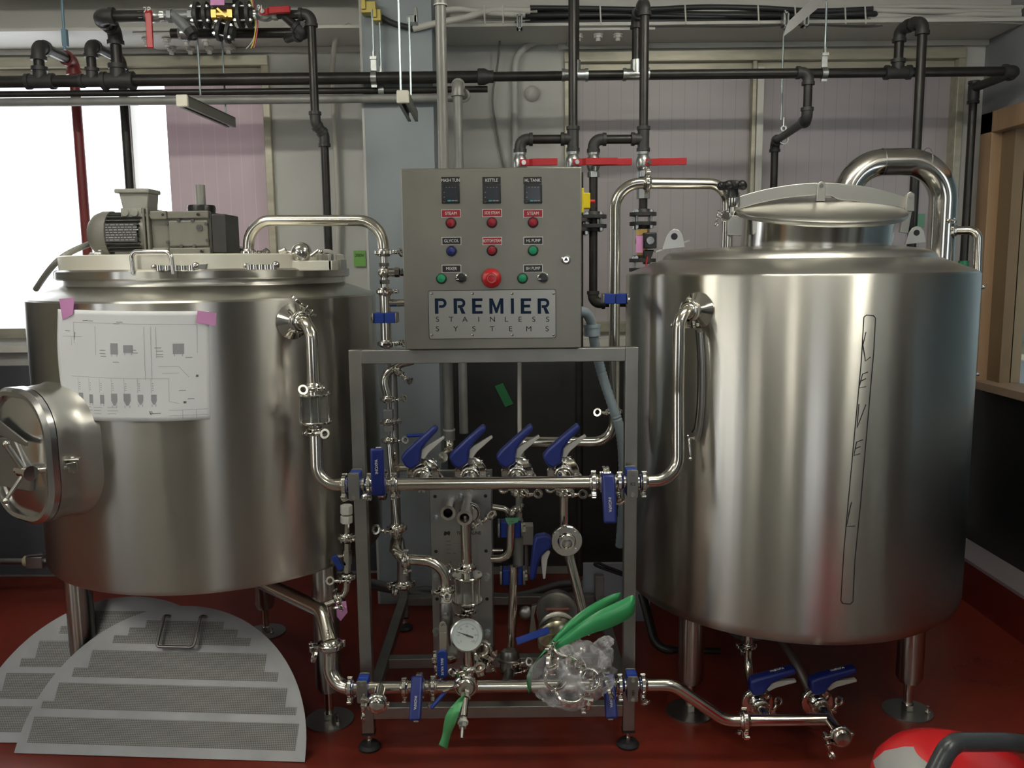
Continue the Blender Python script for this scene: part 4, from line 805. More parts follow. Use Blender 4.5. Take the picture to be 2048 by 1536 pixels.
clamp(W(787, 908, 2.93), (1, 0, .2), (.2, -1, -.4), 'clamp left of the first raised lever valve, nut pointing down', .8, 1)
clamp(q2, EZ, (-.5, -1, 0), 'clamp on the thin pipe just above the big S bend', 1.1, -1)
YC = 2.74
pipe([q2+V((0, 0, .0)), V((q2.x+.0, q2.y, W(783, 1075, 2.86).z)), W(790, 1117, YC), W(892, 1123, YC), W(892, 1183, YC)], .0178, [.03, .07, .075], 'S shaped steel pipe curving right to the blue handled ball valve')
tag(obj('steel_reducer', MB().lathe([(.011, 0), (.011, .01), (.024, .035), (.028, .07)], q2-V((0, 0, .01)), (.0, .0, -1)), PIPE), 'wide steel reducer under the thin pipe clamp', 'fitting')
clamp(W(812, 1121, YC), EX, (0, -.25, -1), 'clamp around the middle of the S shaped pipe', 1, 1)
pipe([W(808, 1120, 2.93), W(808, 1175, 2.93)], .024, 0, 'short wide steel pipe behind the S shaped pipe', PLATE)
clamp(W(808, 1168, 2.93), EZ, (-1, -.4, 0), 'clamp on the short wide pipe behind the S shaped pipe', 1.2, 1)
clamp(W(892, 1180, YC), EZ, (-.7, -.8, 0), 'clamp above the taped ball valve with long blue handle', 1, 1)
bv = thing('ball_valve', 'steel ball valve with long hanging blue handle reading BALL VALVE', 'valve', W(893, 1250, YC))
def Bp(px, py, d=0): return W(px, py, YC)-V((0, d, 0))
obj('body', MB().cyl(Bp(893, 1206), Bp(893, 1186), .0165, n=6).lathe([(.018, 0), (.022, .006), (.022, .07), (.019, .08)], Bp(893, 1250)).cyl(Bp(893, 1224), Bp(893, 1224, .04), .008).cyl(Bp(893, 1290), Bp(893, 1250), .014), PLATE, bv)
obj('thread_tape', MB().cyl(Bp(893, 1203), Bp(893, 1193), .0175), WHITEP, bv)
obj('handle', MB().prism([(-.013, -.05), (.013, -.05), (.013, .012), (.008, .022), (0, .025), (-.008, .022), (-.013, .012)], Bp(888, 1246, .045), EX, EZ, .004).prism([(-.012, -.03), (.012, -.03), (.012, .03), (-.012, .03)], Bp(888, 1270, .046), EX, EZ, .004), SHINY, bv, .001)
obj('handle_nut', MB().cyl(Bp(889, 1241, .046), Bp(889, 1241, .054), .007, n=6), SHINY, bv)
gp = obj('grip', MB().prism(rrect(.034, .096, .014, 5), Bp(887, 1314, .05), EX, EZ, .014), BLUEV, bv, .004)
text('BALL VALVE', .0115, WHT, gp, Bp(887, 1318, .0575), -EZ, EX, xs=.95)
# ---------------------------------------------------------------- plate heat exchanger
YX = 2.97
x0, x1 = W(863, 1150, YX).x, W(985, 1150, YX).x; zt = W(920, 962, YX).z; zb = W(920, 1345, YX).z
hx = thing('heat_exchanger', 'tall bolted plate heat exchanger inside the frame', 'heat exchanger', ((x0+x1)/2, YX+.1, .134))
obj('front_plate', MB().bb((x0, YX, zb), (x1, YX+.02, zt)), PLATE, hx, .002)
pk = obj('plate_pack', MB().bb((x0+.018, YX+.02, zb+.03), (x1-.018, YX+.16, zt-.03)), MOTOR2, hx)
obj('rear_plate', MB().bb((x0, YX+.16, zb), (x1, YX+.18, zt)), PLATE, hx, .002)
for x in (x0+.02, x1-.02): obj('foot', MB().bb((x-.012, YX, .1515), (x+.012, YX+.18, zb)), PLATE, hx)
def X_(px, py, d=0): return W(px, py, YX)-V((0, d, 0))
for px, py in ((920, 993), (871, 1036), (973, 1033), (873, 1152), (974, 1152), (872, 1262), (975, 1265), (871, 1318), (973, 1318)): obj('bolt', MB().cyl(X_(px, py, .004), X_(px, py, 0), .013).cyl(X_(px, py+1, .03), X_(px, py), .0085, n=6), GALV, hx)
for px, py in ((870, 993), (971, 992), (872, 1103), (972, 1102), (874, 1198), (974, 1198)): obj('bolt_hole', MB().cyl(X_(px, py, .0005), X_(px, py, -.004), .0062), BLACK, hx)
nl = obj('name_plate', MB().prism([(-.061, -.085), (.061, -.085), (.061, .085), (-.061, .085)], X_(922, 1098, .001), EX, EZ, .002), mat('worn plate', (.36, .36, .34), .35, .9), hx)
text('THERMALINE', .0165, BLKL, nl, X_(937.5, 1066, .0022), EX, EZ, xs=.88, bold=.0003)
b = MB().prism([(-.012, -.004), (-.008, .008), (0, .004), (.008, .009), (.012, .002), (.009, -.009), (0, -.004), (-.008, -.010)], X_(894, 1066, .0022), EX, EZ, .0005); obj('emblem', b, BLKL, nl)
b = MB()
for k, py in enumerate((1082, 1089.5, 1098, 1106)):
    b.box(X_(897, py, .0022), (.016, .0005, .0025))
    if k in (1, 2): b.tube([X_(a, c, .0022) for a, c in ((903, py-2.5), (925, py-2.5), (925, py+2.5), (903, py+2.5), (903, py-2.5))], .0004, n=4)
    if k == 3: b.box(X_(909, py, .0022), (.012, .0005, .0025))
b.box(X_(905, 1070, .0022), (.0001, .0001, .0001)); obj('plate_print', b, INK, nl); text('3', .012, BLKL, nl, X_(901, 1124, .0022), EX, EZ, 'plate_number')
# two open pipe ends
def openend(px, py, Y0, Y1, label, r=.0185, fl=.026):
    a = W(px, py, Y0); e = V((a.x, Y1, a.z)); t = thing('open_pipe', label, 'pipe', a)
    obj('pipe', MB().lathe([(r-.003, -.0), (r, 0), (r, .0), (r, Y1-Y0-.0)], a, (0, 1, 0), 28, cap=False), PIPE, t)
    obj('ferrule', MB().lathe([(r-.0028, .0), (r-.002, -.0015), (fl, -.001), (fl, .004), (r, .009)], a, (0, 1, 0), 32, cap=False), SHINY, t)
    obj('bore', MB().lathe([(0, .05), (r-.003, .05), (r-.003, .001)], a, (0, 1, 0), 24, cap=False), mat('dark pipe bore', (.02, .02, .02), .5, .6), t)
    return t, a
openend(896, 1026, 2.86, YX+.02, 'open capped steel pipe end facing forwards, left of the pair on the heat exchanger')
t, a = openend(929, 1036, 2.76, YX+.02, 'open steel tee end facing forwards, right of the pair on the heat exchanger')
td = V((a.x, 2.80, a.z)); te = V((a.x+.003, 2.80, W(935, 1131, 2.8).z))
obj('down_pipe', MB().cyl(td, te, .0175), PIPE, t)
clamp(W(940, 1026, 2.9), (0, 1, 0), (.6, 0, -.9), 'clamp behind the right open tee end of the heat exchanger', 1.2, -1)
def TX(py): return V((te.x, te.y, W(935, py, te.y).z))
clamp(TX(1134), EZ, (-.5, -1, 0), 'clamp above the sight glass in front of the heat exchanger', 1.02, -1)
sight(TX(1176), EZ, 'glass sight cylinder in front of the heat exchanger', 1.0)
clamp(TX(1222), EZ, (-.3, -1, 0), 'clamp between the sight glass and the round thermometer', .95, -1)
tp_ = thing('header_pipe', 'short vertical steel pipe behind the round thermometer', 'pipe', TX(1335)); obj('pipe', MB().cyl(TX(1224), TX(1310), .013).cyl(TX(1295), TX(1335), .0195), PIPE, tp_)
th = thing('thermometer', 'round white dial thermometer in front of the heat exchanger', 'thermometer', W(934, 1270, 2.70))
tc_ = W(934, 1270, 2.70); ta = V((.02, -1, .22)).normalized()
obj('case', MB().lathe([(0, -.022), (.045, -.022), (.052, -.014), (.0545, 0), (.0545, .006), (.050, .008), (.0495, .003)], tc_, ta, 48, cap=False), mat('thermometer steel', (.62, .62, .58), .2, 1), th)
fx, fy = EX, (EX.cross(ta)*-1).normalized(); fy = fy if fy.z > 0 else -fy
dl = obj('dial', MB().lathe([(0, .003), (.0495, .003)], tc_, ta, 48, cap=False), mat('white dial', (.62, .70, .68), .4), th)
o_ = tc_+ta*.0036; b = MB()
for i in range(61):
    t = math.radians(225-270*i/60); r0, r1 = (.0345, .0385) if i % 10 == 0 else (.0365, .0385)
    d = fx*math.cos(t)+fy*math.sin(t); b.bar(o_+d*r0, o_+d*r1, .0006 if i % 10 else .001, .0002, ta)
b.add(*[(v, f) for v, f in [([o_+(fx*math.cos(t)+fy*math.sin(t))*.0362 for t in [math.radians(225-270*i/60) for i in range(61)]]+[o_+(fx*math.cos(t)+fy*math.sin(t))*.0368 for t in [math.radians(225-270*i/60) for i in range(61)]], [(i, i+1, 62+i, 61+i) for i in range(60)])]][0])
obj('scale', b, INK, dl)
for i, s in enumerate(('0', '20', '40', '60', '80', '100', '120')):
    t = math.radians(225-270*i/6); text(s, .0085, INK, dl, o_+(fx*math.cos(t)+fy*math.sin(t))*.028, fx, fy, th=.0001)
text('C', .007, INK, dl, o_+fy*.012, fx, fy, th=.0001)
b = MB(); nd = (fx*-.93+fy*.33).normalized(); pn = nd.cross(ta); p = tc_+ta*.0055
b.add([p-nd*.022-pn*.0028, p-nd*.022+pn*.0028, p-nd*.008+pn*.003, p+nd*.036+pn*.0004, p+nd*.036-pn*.0004, p-nd*.008-pn*.003], [(0, 1, 2, 3, 4, 5)]); b.cyl(tc_+ta*.003, tc_+ta*.008, .003); obj('needle', b, BLKL, th)
obj('stem', MB().cyl(tc_-ta*.02, TX(1275), .009), SHINY, th)
obj('dial_glass', MB().lathe([(0, .0075), (.05, .0072)], tc_, ta, 40, cap=False), mat('thin glass', (1, 1, 1), .03, 0, alpha=.12), th)
clamp(TX(1337), EZ, (-.2, -1, 0), 'clamp below the round thermometer', .98, -1)
s0 = W(932, 1368, 2.60); sv = thing('sample_valve', 'small sample valve with barbed tip pointing forwards from the lower header', 'valve', s0)
sa = V((-.035, -.86, -.50)).normalized()
clamp(s0+V((0, -.012, 0)), (0, -1, -.08), (-.25, 0, 1), 'upright clamp holding the sample valve on the lower header', 1.22, -1)
obj('reducer', MB().lathe([(.026, -.02), (.026, -.014), (.012, .01), (.011, .03)], s0, sa), SHINY, sv)
obj('body', MB().cyl(s0+sa*.02, s0+sa*.05, .014, n=6).cyl(s0+sa*.055, s0+sa*.085, .0125).cyl(s0+sa*.085, s0+sa*.115, .013, n=10), SHINY, sv)
obj('white_ring', MB().cyl(s0+sa*.128, s0+sa*.136, .0165), WHITEP, sv); obj('tip_nut', MB().cyl(s0+sa*.118, s0+sa*.150, .0125, n=6), GALV, sv)
obj('barb', MB().cyl(s0+sa*.15, s0+sa*.185, .0055), PLATE, sv); obj('bore', MB().cyl(s0+sa*.184, s0+sa*.1858, .0035), BLACK, sv)
obj('lever', MB().bar(W(903, 1377, 2.55), W(886, 1384, 2.53), .010, .003).bar(W(903, 1377, 2.55), W(920, 1370, 2.57), .012, .004), SHINY, sv)
obj('lever_grip', MB().bar(W(892, 1382, 2.54), W(862, 1417, 2.50), .012, .009), BLUEV, sv, .003)
# green ribbon of tape
def ribbon(name, spine, wid, m, label, cat, th=.0006):
    P = smooth_path(spine, 5); n = len(P); Wd = [V(q) for q in smooth_path(wid, 5)]; vs = []
    for p, w in zip(P, Wd): vs += [p-w, p+w]
    b = MB().add(vs, [(2*i, 2*i+1, 2*i+3, 2*i+2) for i in range(n-1)]); o = obj(name, b, m); q = o.modifiers.new('t', 'SOLIDIFY'); q.thickness = th
    return tag(o, label, cat)
GT = mat('translucent green plastic tape', (.17, .62, .26), .3, 0, spec=.6)
nt = GT.node_tree; tl = nt.nodes.new('ShaderNodeBsdfTranslucent'); tl.inputs[0].default_value = (.10, .60, .2, 1); mx = nt.nodes.new('ShaderNodeMixShader'); mx.inputs[0].default_value = .35
nt.links.new(nt.nodes['Principled BSDF'].outputs[0], mx.inputs[1]); nt.links.new(tl.outputs[0], mx.inputs[2]); nt.links.new(mx.outputs[0], nt.nodes['Material Output'].inputs[0])
Yt = 2.50
ribbon('plastic_tape', [W(925, 1392, Yt), W(914, 1408, Yt-.005), W(906, 1425, Yt-.02), W(900, 1445, Yt-.015), W(893, 1470, Yt), W(886, 1494, Yt)], [(.012, .006, .006), (.02, .004, .01), (.022, -.01, .012), (.02, -.012, .008), (.014, 0, .002), (.013, .004, -.01)], GT, 'bright green plastic tape hanging from the sample valve', 'tape')
# ---------------------------------------------------------------- right inner pipes
YD = 2.76; dc = W(1133, 1081, YD)
bvalve(dc, (0, 1, -.02), (-1, 0, -.03), (.06, 0, -1), 'open round butterfly valve facing forwards with blue lever hanging at its left', .98, False)
obj_ = thing('open_pipe', 'open bore of the forward facing butterfly valve', 'pipe', dc); obj('bore', MB().lathe([(0, .004), (.0165, .004), (.0165, -.031)], dc-V((0, .002, 0)), (0, 1, 0), 24, cap=False), MATS['dark pipe bore'], obj_)
obj('ferrule', MB().lathe([(.0165, -.036), (.0235, -.036), (.024, -.032), (.02, -.026)], dc, (0, 1, 0), 28, cap=False), SHINY, obj_)
pipe([W(1128, 1092, 2.84), W(1128, 990, 2.84)], .0145, 0, 'upright steel pipe between the header clamp and the forward facing valve')
clamp(W(1130, 985, 2.82), EZ, (.3, -1, -.1), 'clamp with ring nut just under the fourth raised lever valve', 1, 1)
pipe([W(1133, 1075, 2.84), W(1140, 1118, 2.83), W(1172, 1245, 2.80), W(1176, 1262, 2.80)], .0165, .05, 'polished steel pipe slanting down from the forward facing valve to the pump')
clamp(W(1040, 985, 2.83), EZ, (.4, -1, -.1), 'clamp with ring nut just under the third raised lever valve', 1, 1)
pipe([W(1039, 722, 2.9), W(1039, 880, 2.9)], .0068, 0, 'thin pale plastic tube hanging behind the third raised lever valve', WHITEP, 'plastic_tube', 'tube')
pipe([W(1038, 880, 2.96), W(1038, 1040, 2.96)], .0115, 0, 'grey upright pipe behind the third raised lever valve', GREYP)
YE = 2.96
clamp(W(1027, 1022, YE), (.6, 0, -.8), (.9, -.1, .4), 'clamp above the upper blue support inside the frame', .85, 1)
pipe([W(985, 1014, YE), W(1012, 1018, YE), W(1024, 1034, YE)], .0105, .03, 'short curved steel pipe above the upper inner blue support')
hanger(W(1021, 1056, YE+.02), EZ, (1, 0, 0), 'upper blue support inside the frame with green tape on it', w=.036, hgt=.042, s=1.7)
tag(obj('masking_tape', MB().prism([(-.022, .008), (.028, .008), (.022, -.008), (-.01, -.018), (-.018, -.006)], W(1023, 1040, YE-.03), EX, (0, .5, 1), .001), mat('teal green tape', (.10, .36, .19), .6)), 'ragged green tape on the upper inner blue support', 'tape')
pipe([W(1022, 1040, YE-.02), W(1020, 1118, YE-.02), W(984, 1118, YE)], .0142, .05, 'steel pipe curving left under the upper inner blue support')
pipe([W(1006, 1101, YE+.05), W(984, 1101, YE+.05)], .006, 0, 'short thin steel stub beside the heat exchanger')
hanger(W(1025, 1151, YE+.02), EZ, (1, 0, 0), 'lower blue support inside the frame below its twin', w=.036, hgt=.042, s=1.7)
pipe([W(1028, 1132, YE-.02), W(1022, 1320, YE-.02)], .0155, 0, 'upright steel pipe below the lower inner blue support')
pipe([W(1036, 1040, YE+.05), W(1036, 1140, YE+.05)], .019, 0, 'grey upright pipe behind the two inner blue supports', GREYP)
STRN = mat('dark strainer steel', (.22, .22, .21), .3, 1)
st_ = thing('strainer_valve', 'cluster of dark steel clamps and body at the foot of the inner upright pipe', 'valve', W(1020, 1360, YE-.06))
obj('body', MB().lathe([(.017, 0), (.03, .01), (.034, .03), (.03, .05), (.034, .06), (.03, .08), (.018, .09)], W(1018, 1350, 2.84), (.05, .25, 1)), STRN, st_)
obj('collar', MB().torus(W(1019, 1322, 2.86), (.1, .3, 1), .033, .008).torus(W(1018, 1345, 2.84), (.1, .3, 1), .026, .006), STRN, st_); obj('pipe', MB().cyl(W(1014, 1368, 2.66), W(1018, 1345, 2.82), .017), STRN, st_)
for px, py, lb in ((1042, 1312, 'upper'), (1046, 1328, 'middle')): clamp(W(px-18, py+8, 2.86), EZ, (.5, -1, 0), lb+' clamp on the strainer at the foot of the inner upright pipe', .95, 1)
for px, py, Y, ax_, lg, lb in ((873, 1318, 2.86, (1, 0, .2), (-1, -.4, -.2), 'clamp left behind the long blue ball valve handle'), (968, 1298, 2.86, (.3, 1, 0), (.8, -.4, -.6), 'clamp right of the thermometer on the heat exchanger'), (955, 1322, 2.9, (.3, 1, 0), (.9, -.2, .5), 'clamp below right of the thermometer')): clamp(W(px, py, Y), ax_, lg, lb, 1, 1)
tag(obj('pipe_elbow', MB().tube([W(955, 1320, 2.97), W(955, 1320, 2.86), W(962, 1352, 2.84)], .0185, .04), PIPE), 'steel elbow low on the heat exchanger behind the thermometer', 'pipe')
tag(obj('pipe_elbow', MB().tube([W(905, 1316, 2.97), W(905, 1316, 2.88), W(878, 1320, 2.86)], .0185, .04), PIPE), 'steel elbow low on the heat exchanger behind the blue handle', 'pipe')
# pump
pm = thing('pump', 'steel canned motor pump on the floor inside the frame', 'pump', (W(1115, 1250, 3.0).x, 3.1, 0))
pcn = W(1116, 1262, 2.98); pa_ = V((.03, 1, .0)).normalized()
obj('motor_can', MB().lathe([(.02, -.004), (.06, 0), (.07, .006), (.07, .19), (.06, .21), (0, .215)], pcn, pa_, 48), mat('pump can steel', (.66, .64, .58), .36, 1), pm)
obj('can_band', MB().lathe([(.071, .17), (.078, .17), (.078, .205), (.071, .205)], pcn, pa_, 48), PLATE, pm)
b = MB().prism(rrect(.09, .02, .008, 3), pcn+V((0, .03, .0712)), EX, pa_, .001); obj('red_label_ring', b, mat('red outline', (.5, .04, .03), .5), pm)
obj('label_inner', MB().prism(rrect(.082, .013, .006, 3), pcn+V((0, .03, .0716)), EX, pa_, .001), MATS['pump can steel'], pm)
obj('pump_head', MB().lathe([(.02, -.10), (.05, -.098), (.074, -.085), (.078, -.07), (.078, -.055), (.06, -.045), (.055, -.005), (.05, 0)], pcn, pa_, 48), mat('brass toned pump steel', (.45, .41, .30), .2, 1), pm)
obj('inlet', MB().cyl(pcn-pa_*.1, pcn-pa_*.16, .02).lathe([(.03, -.165), (.033, -.155), (.03, -.145)], pcn, pa_), SHINY, pm)
obj('outlet', MB().tube([pcn+V((.05, -.07, .04)), pcn+V((.075, -.09, .07)), W(1176, 1262, 2.80)], .0165, .02), PIPE, pm)
0 and obj('fan_cowl', MB().lathe([(.082, .215), (.085, .22), (.085, .33), (.07, .35), (0, .35)], pcn, pa_, 40), MOTOR2, pm)
obj('base', MB().bb(V((pcn.x-.07, pcn.y, .0)), V((pcn.x+.07, pcn.y+.25, .03))).bb(V((pcn.x-.05, pcn.y+.02, .03)), V((pcn.x+.05, pcn.y+.22, pcn.z-.06))), MOTOR2, pm)
obj('mount_plate', MB().prism([(-.02, -.07), (.012, -.06), (.0, .01), (.01, .05), (-.008, .045), (-.012, .0)], W(1068, 1235, 2.95), EX, EZ, .02), FRAME, pm, .002)
obj('side_cover', MB().ball(W(1052, 1226, 2.96), .026, (1.1, .7, 1)), PLATE, pm)
tag(obj('valve_lever', MB().bar(W(1033, 1283, 2.78), W(1098, 1260, 2.80), .024, .006, (0, -1, .4)), BLUEB, bevel=.002), 'flat bright blue lever lying across in front of the pump', 'lever')
# box on a conduit, white board, cable loop, hoses
t = thing('junction_box', 'beige electrical box on a thin conduit behind the frame', 'junction box', W(1053, 1142, 3.7))
obj('box', MB().bb(W(1036, 1091, 3.7), W(1066, 1044, 3.76)), mat('beige box', (.36, .34, .31), .5), t, .004); obj('conduit', MB().cyl(W(1053, 1090, 3.73), W(1053, 1146, 3.73), .008), GREYP, t)
tag(obj('foam_board', MB().bb(V((W(1166, 1150, 3.75).x, 3.74, 0)), V((W(1300, 1150, 3.75).x, 3.76, W(1200, 1126, 3.75).z))), mat('pale blue board', (.40, .43, .50), .6)), 'pale blue board standing behind the frame at the right', 'board')
tag(obj('cable', MB().tube(smooth_path([W(1250, 1152, 3.5), W(1215, 1140, 3.5), W(1190, 1130, 3.5), W(1196, 1126, 3.5), W(1215, 1134, 3.5), W(1252, 1148, 3.5)]), .006), RUBBER), 'looped black cable in front of the pale blue board', 'cable')
HOSE = mat('dark grey hose', (.09, .095, .10), .5)
for k, (pts, l) in enumerate((([(742, 1163), (790, 1176), (860, 1192), (930, 1186), (1000, 1192), (1060, 1186), (1120, 1168), (1190, 1166)], 'dark grey hose lying along the floor behind the frame, upper one'), ([(742, 1172), (800, 1182), (870, 1180), (940, 1196), (1010, 1204), (1080, 1196), (1140, 1176), (1200, 1176)], 'dark grey hose lying along the floor behind the frame, lower one'))):
    tag(obj('hose', MB().tube(smooth_path([W(x, y, 3.88+.03*k) for x, y in pts]), .016), HOSE), l, 'hose', 'dark hoses behind the frame')
tag(obj('hose_coupling', MB().cyl(W(1178, 1172, 3.8), W(1230, 1172, 3.8), .016).cyl(W(1163, 1172, 3.8), W(1184, 1172, 3.8), .024), PLATE), 'steel hose coupling in front of the pale blue board', 'fitting')
tag(obj('iron_pipe', MB().tube([W(1285, 1190, 3.4), W(1313, 1299, 3.2), W(1345, 1300, 3.2)], .018, .06), IRON), 'black iron pipe bending under the left edge of the kettle', 'pipe')
tag(obj('iron_pipe', MB().cyl(W(1345, 1300, 3.3), W(1440, 1302, 3.3), .014), IRON), 'black iron pipe lying on the floor under the kettle', 'pipe')
tag(obj('masking_tape', MB().prism([(.006, -.062), (.047, -.046), (-.006, .062), (-.047, .046)], W(1008, 790, 4.37), EX, EZ, .001), GREENT), 'tilted green tape on the dark wall panel behind the frame', 'tape')
# ---------------------------------------------------------------- plastic bag of clamps and green bag
BAG = mat('crumpled clear plastic bag', (.80, .82, .86), .16, 0, spec=.8, alpha=.28)
nt = BAG.node_tree; bs_ = nt.nodes['Principled BSDF']; tc2 = nt.nodes.new('ShaderNodeTexCoord'); nz = nt.nodes.new('ShaderNodeTexNoise'); nz.inputs['Scale'].default_value = 9; nz.inputs['Detail'].default_value = 3; nz.inputs['Distortion'].default_value = 1.5
nt.links.new(tc2.outputs['Object'], nz.inputs['Vector']); mr = nt.nodes.new('ShaderNodeMapRange'); mr.inputs[1].default_value = .42; mr.inputs[2].default_value = .62; mr.inputs[3].default_value = .07; mr.inputs[4].default_value = .42
nt.links.new(nz.outputs[0], mr.inputs[0]); nt.links.new(mr.outputs[0], bs_.inputs['Alpha'])
from mathutils import noise
bc = W(1143, 1350, 2.50)
def bagmesh(c, rx, ry, rz, amp, seed, tilt=0):
    bm = bmesh.new(); bmesh.ops.create_icosphere(bm, subdivisions=5, radius=1)
    R_ = Matrix.Rotation(tilt, 3, 'Y'); b = MB(); off = V((seed, seed*1.3, 0))
    vs = []
    for v in bm.verts:
        d = v.co.normalized(); n = noise.fractal(d*1.6+off, 1, 2, 3)*amp*.8 + abs(noise.noise(d*4.5+off))*amp*.6 - abs(noise.noise(d*9+off))*amp*.2
        p = V((d.x*rx, d.y*ry, d.z*rz))*(1+n); vs.append(c+R_ @ p)
    fs = [tuple(v.index for v in f.verts) for f in bm.faces]; bm.free(); return b.add(vs, fs)
bgo = tag(obj('plastic_bag', bagmesh(bc, .13, .07, .098, .22, 3.1, -.35), BAG), 'clear crumpled plastic bag full of clamps tied in front of the frame', 'bag')
bk = obj('bag_knot', bagmesh(W(1205, 1290, 2.46), .035, .02, .02, .35, 8.2, -.5), BAG, bgo); obj('bag_fold', bagmesh(W(1212, 1318, 2.46), .02, .012, .03, .35, 5.2, .5), BAG, bgo)
for i, (px, py, a, l, s, lb) in enumerate(((1112, 1355, (.2, -1, .1), (.3, 0, 1), 1.25, 'pale clamp with round ring at the left inside the clear bag'), (1140, 1385, (.1, -.5, 1), (1, 0, -.5), 1.5, 'large clamp at the bottom inside the clear bag'), (1105, 1325, (1, -.5, .2), (.4, 0, 1), 1.1, 'clamp at the upper left inside the clear bag'), (1150, 1335, (.5, -.7, .6), (-.4, 0, 1), 1.3, 'clamp in the middle inside the clear bag'), (1178, 1360, (.1, -1, .5), (1, .2, .3), 1.2, 'clamp at the right inside the clear bag'), (1126, 1300, (.3, -.3, 1), (1, -.6, .3), 1.1, 'clamp at the top inside the clear bag'))):
    clamp(W(px, py, 2.50-.008*(i % 3)), a, l, lb, s, 1 if i % 2 else -1, g='loose clamps inside the clear plastic bag', ferr=False)
GB = mat('green plastic bag', (.06, .44, .16), .28, 0, spec=.7)
nt = GB.node_tree; tl = nt.nodes.new('ShaderNodeBsdfTranslucent'); tl.inputs[0].default_value = (.05, .5, .16, 1); mx = nt.nodes.new('ShaderNodeMixShader'); mx.inputs[0].default_value = .3
nt.links.new(nt.nodes['Principled BSDF'].outputs[0], mx.inputs[1]); nt.links.new(tl.outputs[0], mx.inputs[2]); nt.links.new(mx.outputs[0], nt.nodes['Material Output'].inputs[0])
YG = 2.55
gb_ = ribbon('green_bag_strap', [W(1060, 1385, YG+.01), W(1060, 1350, YG-.01), W(1080, 1312, YG-.03), W(1120, 1268, YG-.03), W(1165, 1235, YG-.02), W(1210, 1208, YG), W(1240, 1192, YG+.02)], [(.004, 0, .004), (.010, .002, .006), (.018, .006, .020), (.022, .008, .032), (.022, .008, .034), (.016, .006, .026), (.003, 0, .012)], GB, 'green plastic strap from the bag running up behind the right frame post', 'strap')
ribbon('green_bag_strap', [W(1100, 1300, YG-.045), W(1140, 1272, YG-.05), W(1185, 1247, YG-.055), W(1232, 1228, YG-.05), W(1262, 1213, YG-.045), W(1270, 1212, YG-.04)], [(.012, .004, .018), (.016, .006, .028), (.014, .006, .034), (.010, .006, .038), (.004, .004, .034), (.001, 0, .020)], GB, 'green plastic strap from the bag crossing in front of the right frame post', 'strap')
clamp(W(1166, 1395, 2.60), (1, 0, 0), (0, -.2, -1), 'clamp hanging under the lower header behind the clear bag', 1, 1)
# ---------------------------------------------------------------- false bottom plates
def half_plate(x0, y0, x1, y1, R, lean, label, handle, zrot=0):
    a = Wz(x0, y0, .002); b_ = Wz(x1, y1, .002); c = (a+b_)/2; u = (b_-a).normalized(); n = V((0, 0, 1)).cross(u)    # n points away from the camera
    up = (V((0, 0, math.cos(lean)))+n*math.sin(lean)).normalized(); nf = u.cross(up)
    if nf.y > 0: nf = -nf
    r = thing('false_bottom_plate', label, 'perforated plate', c, 'perforated half round false bottom plates')
    poly = [(-R, 0)]+[(-R*math.cos(PI*i/64), .003+R*math.sin(PI*i/64)) for i in range(65)]+[(R, 0)]
    pl = obj('plate', MB().prism(poly, c, u, up, .0035), PERF, r)
    s = R/.49
    bands = [(.032, .115, [(.455, .032, .115)]), (.14, .225, [(.44, .14, .165), (.40, .165, .225)]), (.245, .335, [(.36, .245, .275), (.31, .275, .335)]), (.36, .455, [(.245, .36, .387), (.195, .387, .415), (.14, .415, .44)])]
    q = MB()
    for _, _, steps in bands:
        for w, v0, v1 in steps:
            o = c+nf*.00185; q.add([o-u*w*s+up*v0*s, o+u*w*s+up*v0*s, o+u*w*s+up*v1*s, o-u*w*s+up*v1*s], [(0, 1, 2, 3)])
    obj('slotted_field', q, SLOT, r)
    if handle:
        h = c+up*.475*s+u*.0; o1 = h-u*.06-up*.02; o2 = h+u*.06-up*.02
        obj('handle', MB().tube([o1, o1+nf*.02-u*.012, o1+nf*.03-u*.012-up*.11, o2+nf*.03-u*.0-up*.11, o2+nf*.02, o2+u*.012], .0055, .012, n=12), PLATE, r)
    return r
SLOT = mat('finely slotted sheet', (.40, .40, .385), .45, .7)
nt = SLOT.node_tree; bs_ = nt.nodes['Principled BSDF']; tc2 = nt.nodes.new('ShaderNodeTexCoord')
def wave(freq, d):
    w = nt.nodes.new('ShaderNodeTexWave'); w.bands_direction = d; w.inputs['Scale'].default_value = freq; nt.links.new(tc2.outputs['Object'], w.inputs['Vector']); return w
wx_ = wave(52, 'X'); wz_ = wave(70, 'Z'); mm = nt.nodes.new('ShaderNodeMath'); mm.operation = 'MULTIPLY'; nt.links.new(wx_.outputs['Fac'], mm.inputs[0]); nt.links.new(wz_.outputs['Fac'], mm.inputs[1])
cr = nt.nodes.new('ShaderNodeValToRGB'); cr.color_ramp.elements[0].position = .25; cr.color_ramp.elements[0].color = (.21, .21, .205, 1); cr.color_ramp.elements[0].position = .12; cr.color_ramp.elements[1].position = .4; cr.color_ramp.elements[1].color = (.08, .08, .08, 1)
nt.links.new(mm.outputs[0], cr.inputs[0]); nt.links.new(cr.outputs[0], bs_.inputs['Base Color'])
half_plate(30, 1506, 608, 1524, .495, .62, 'front half round perforated plate with a wire handle, leaning in front of the mash tun', True)
half_plate(-78, 1484, 500, 1490, .495, .60, 'rear half round perforated plate leaning behind the one with the handle', False)
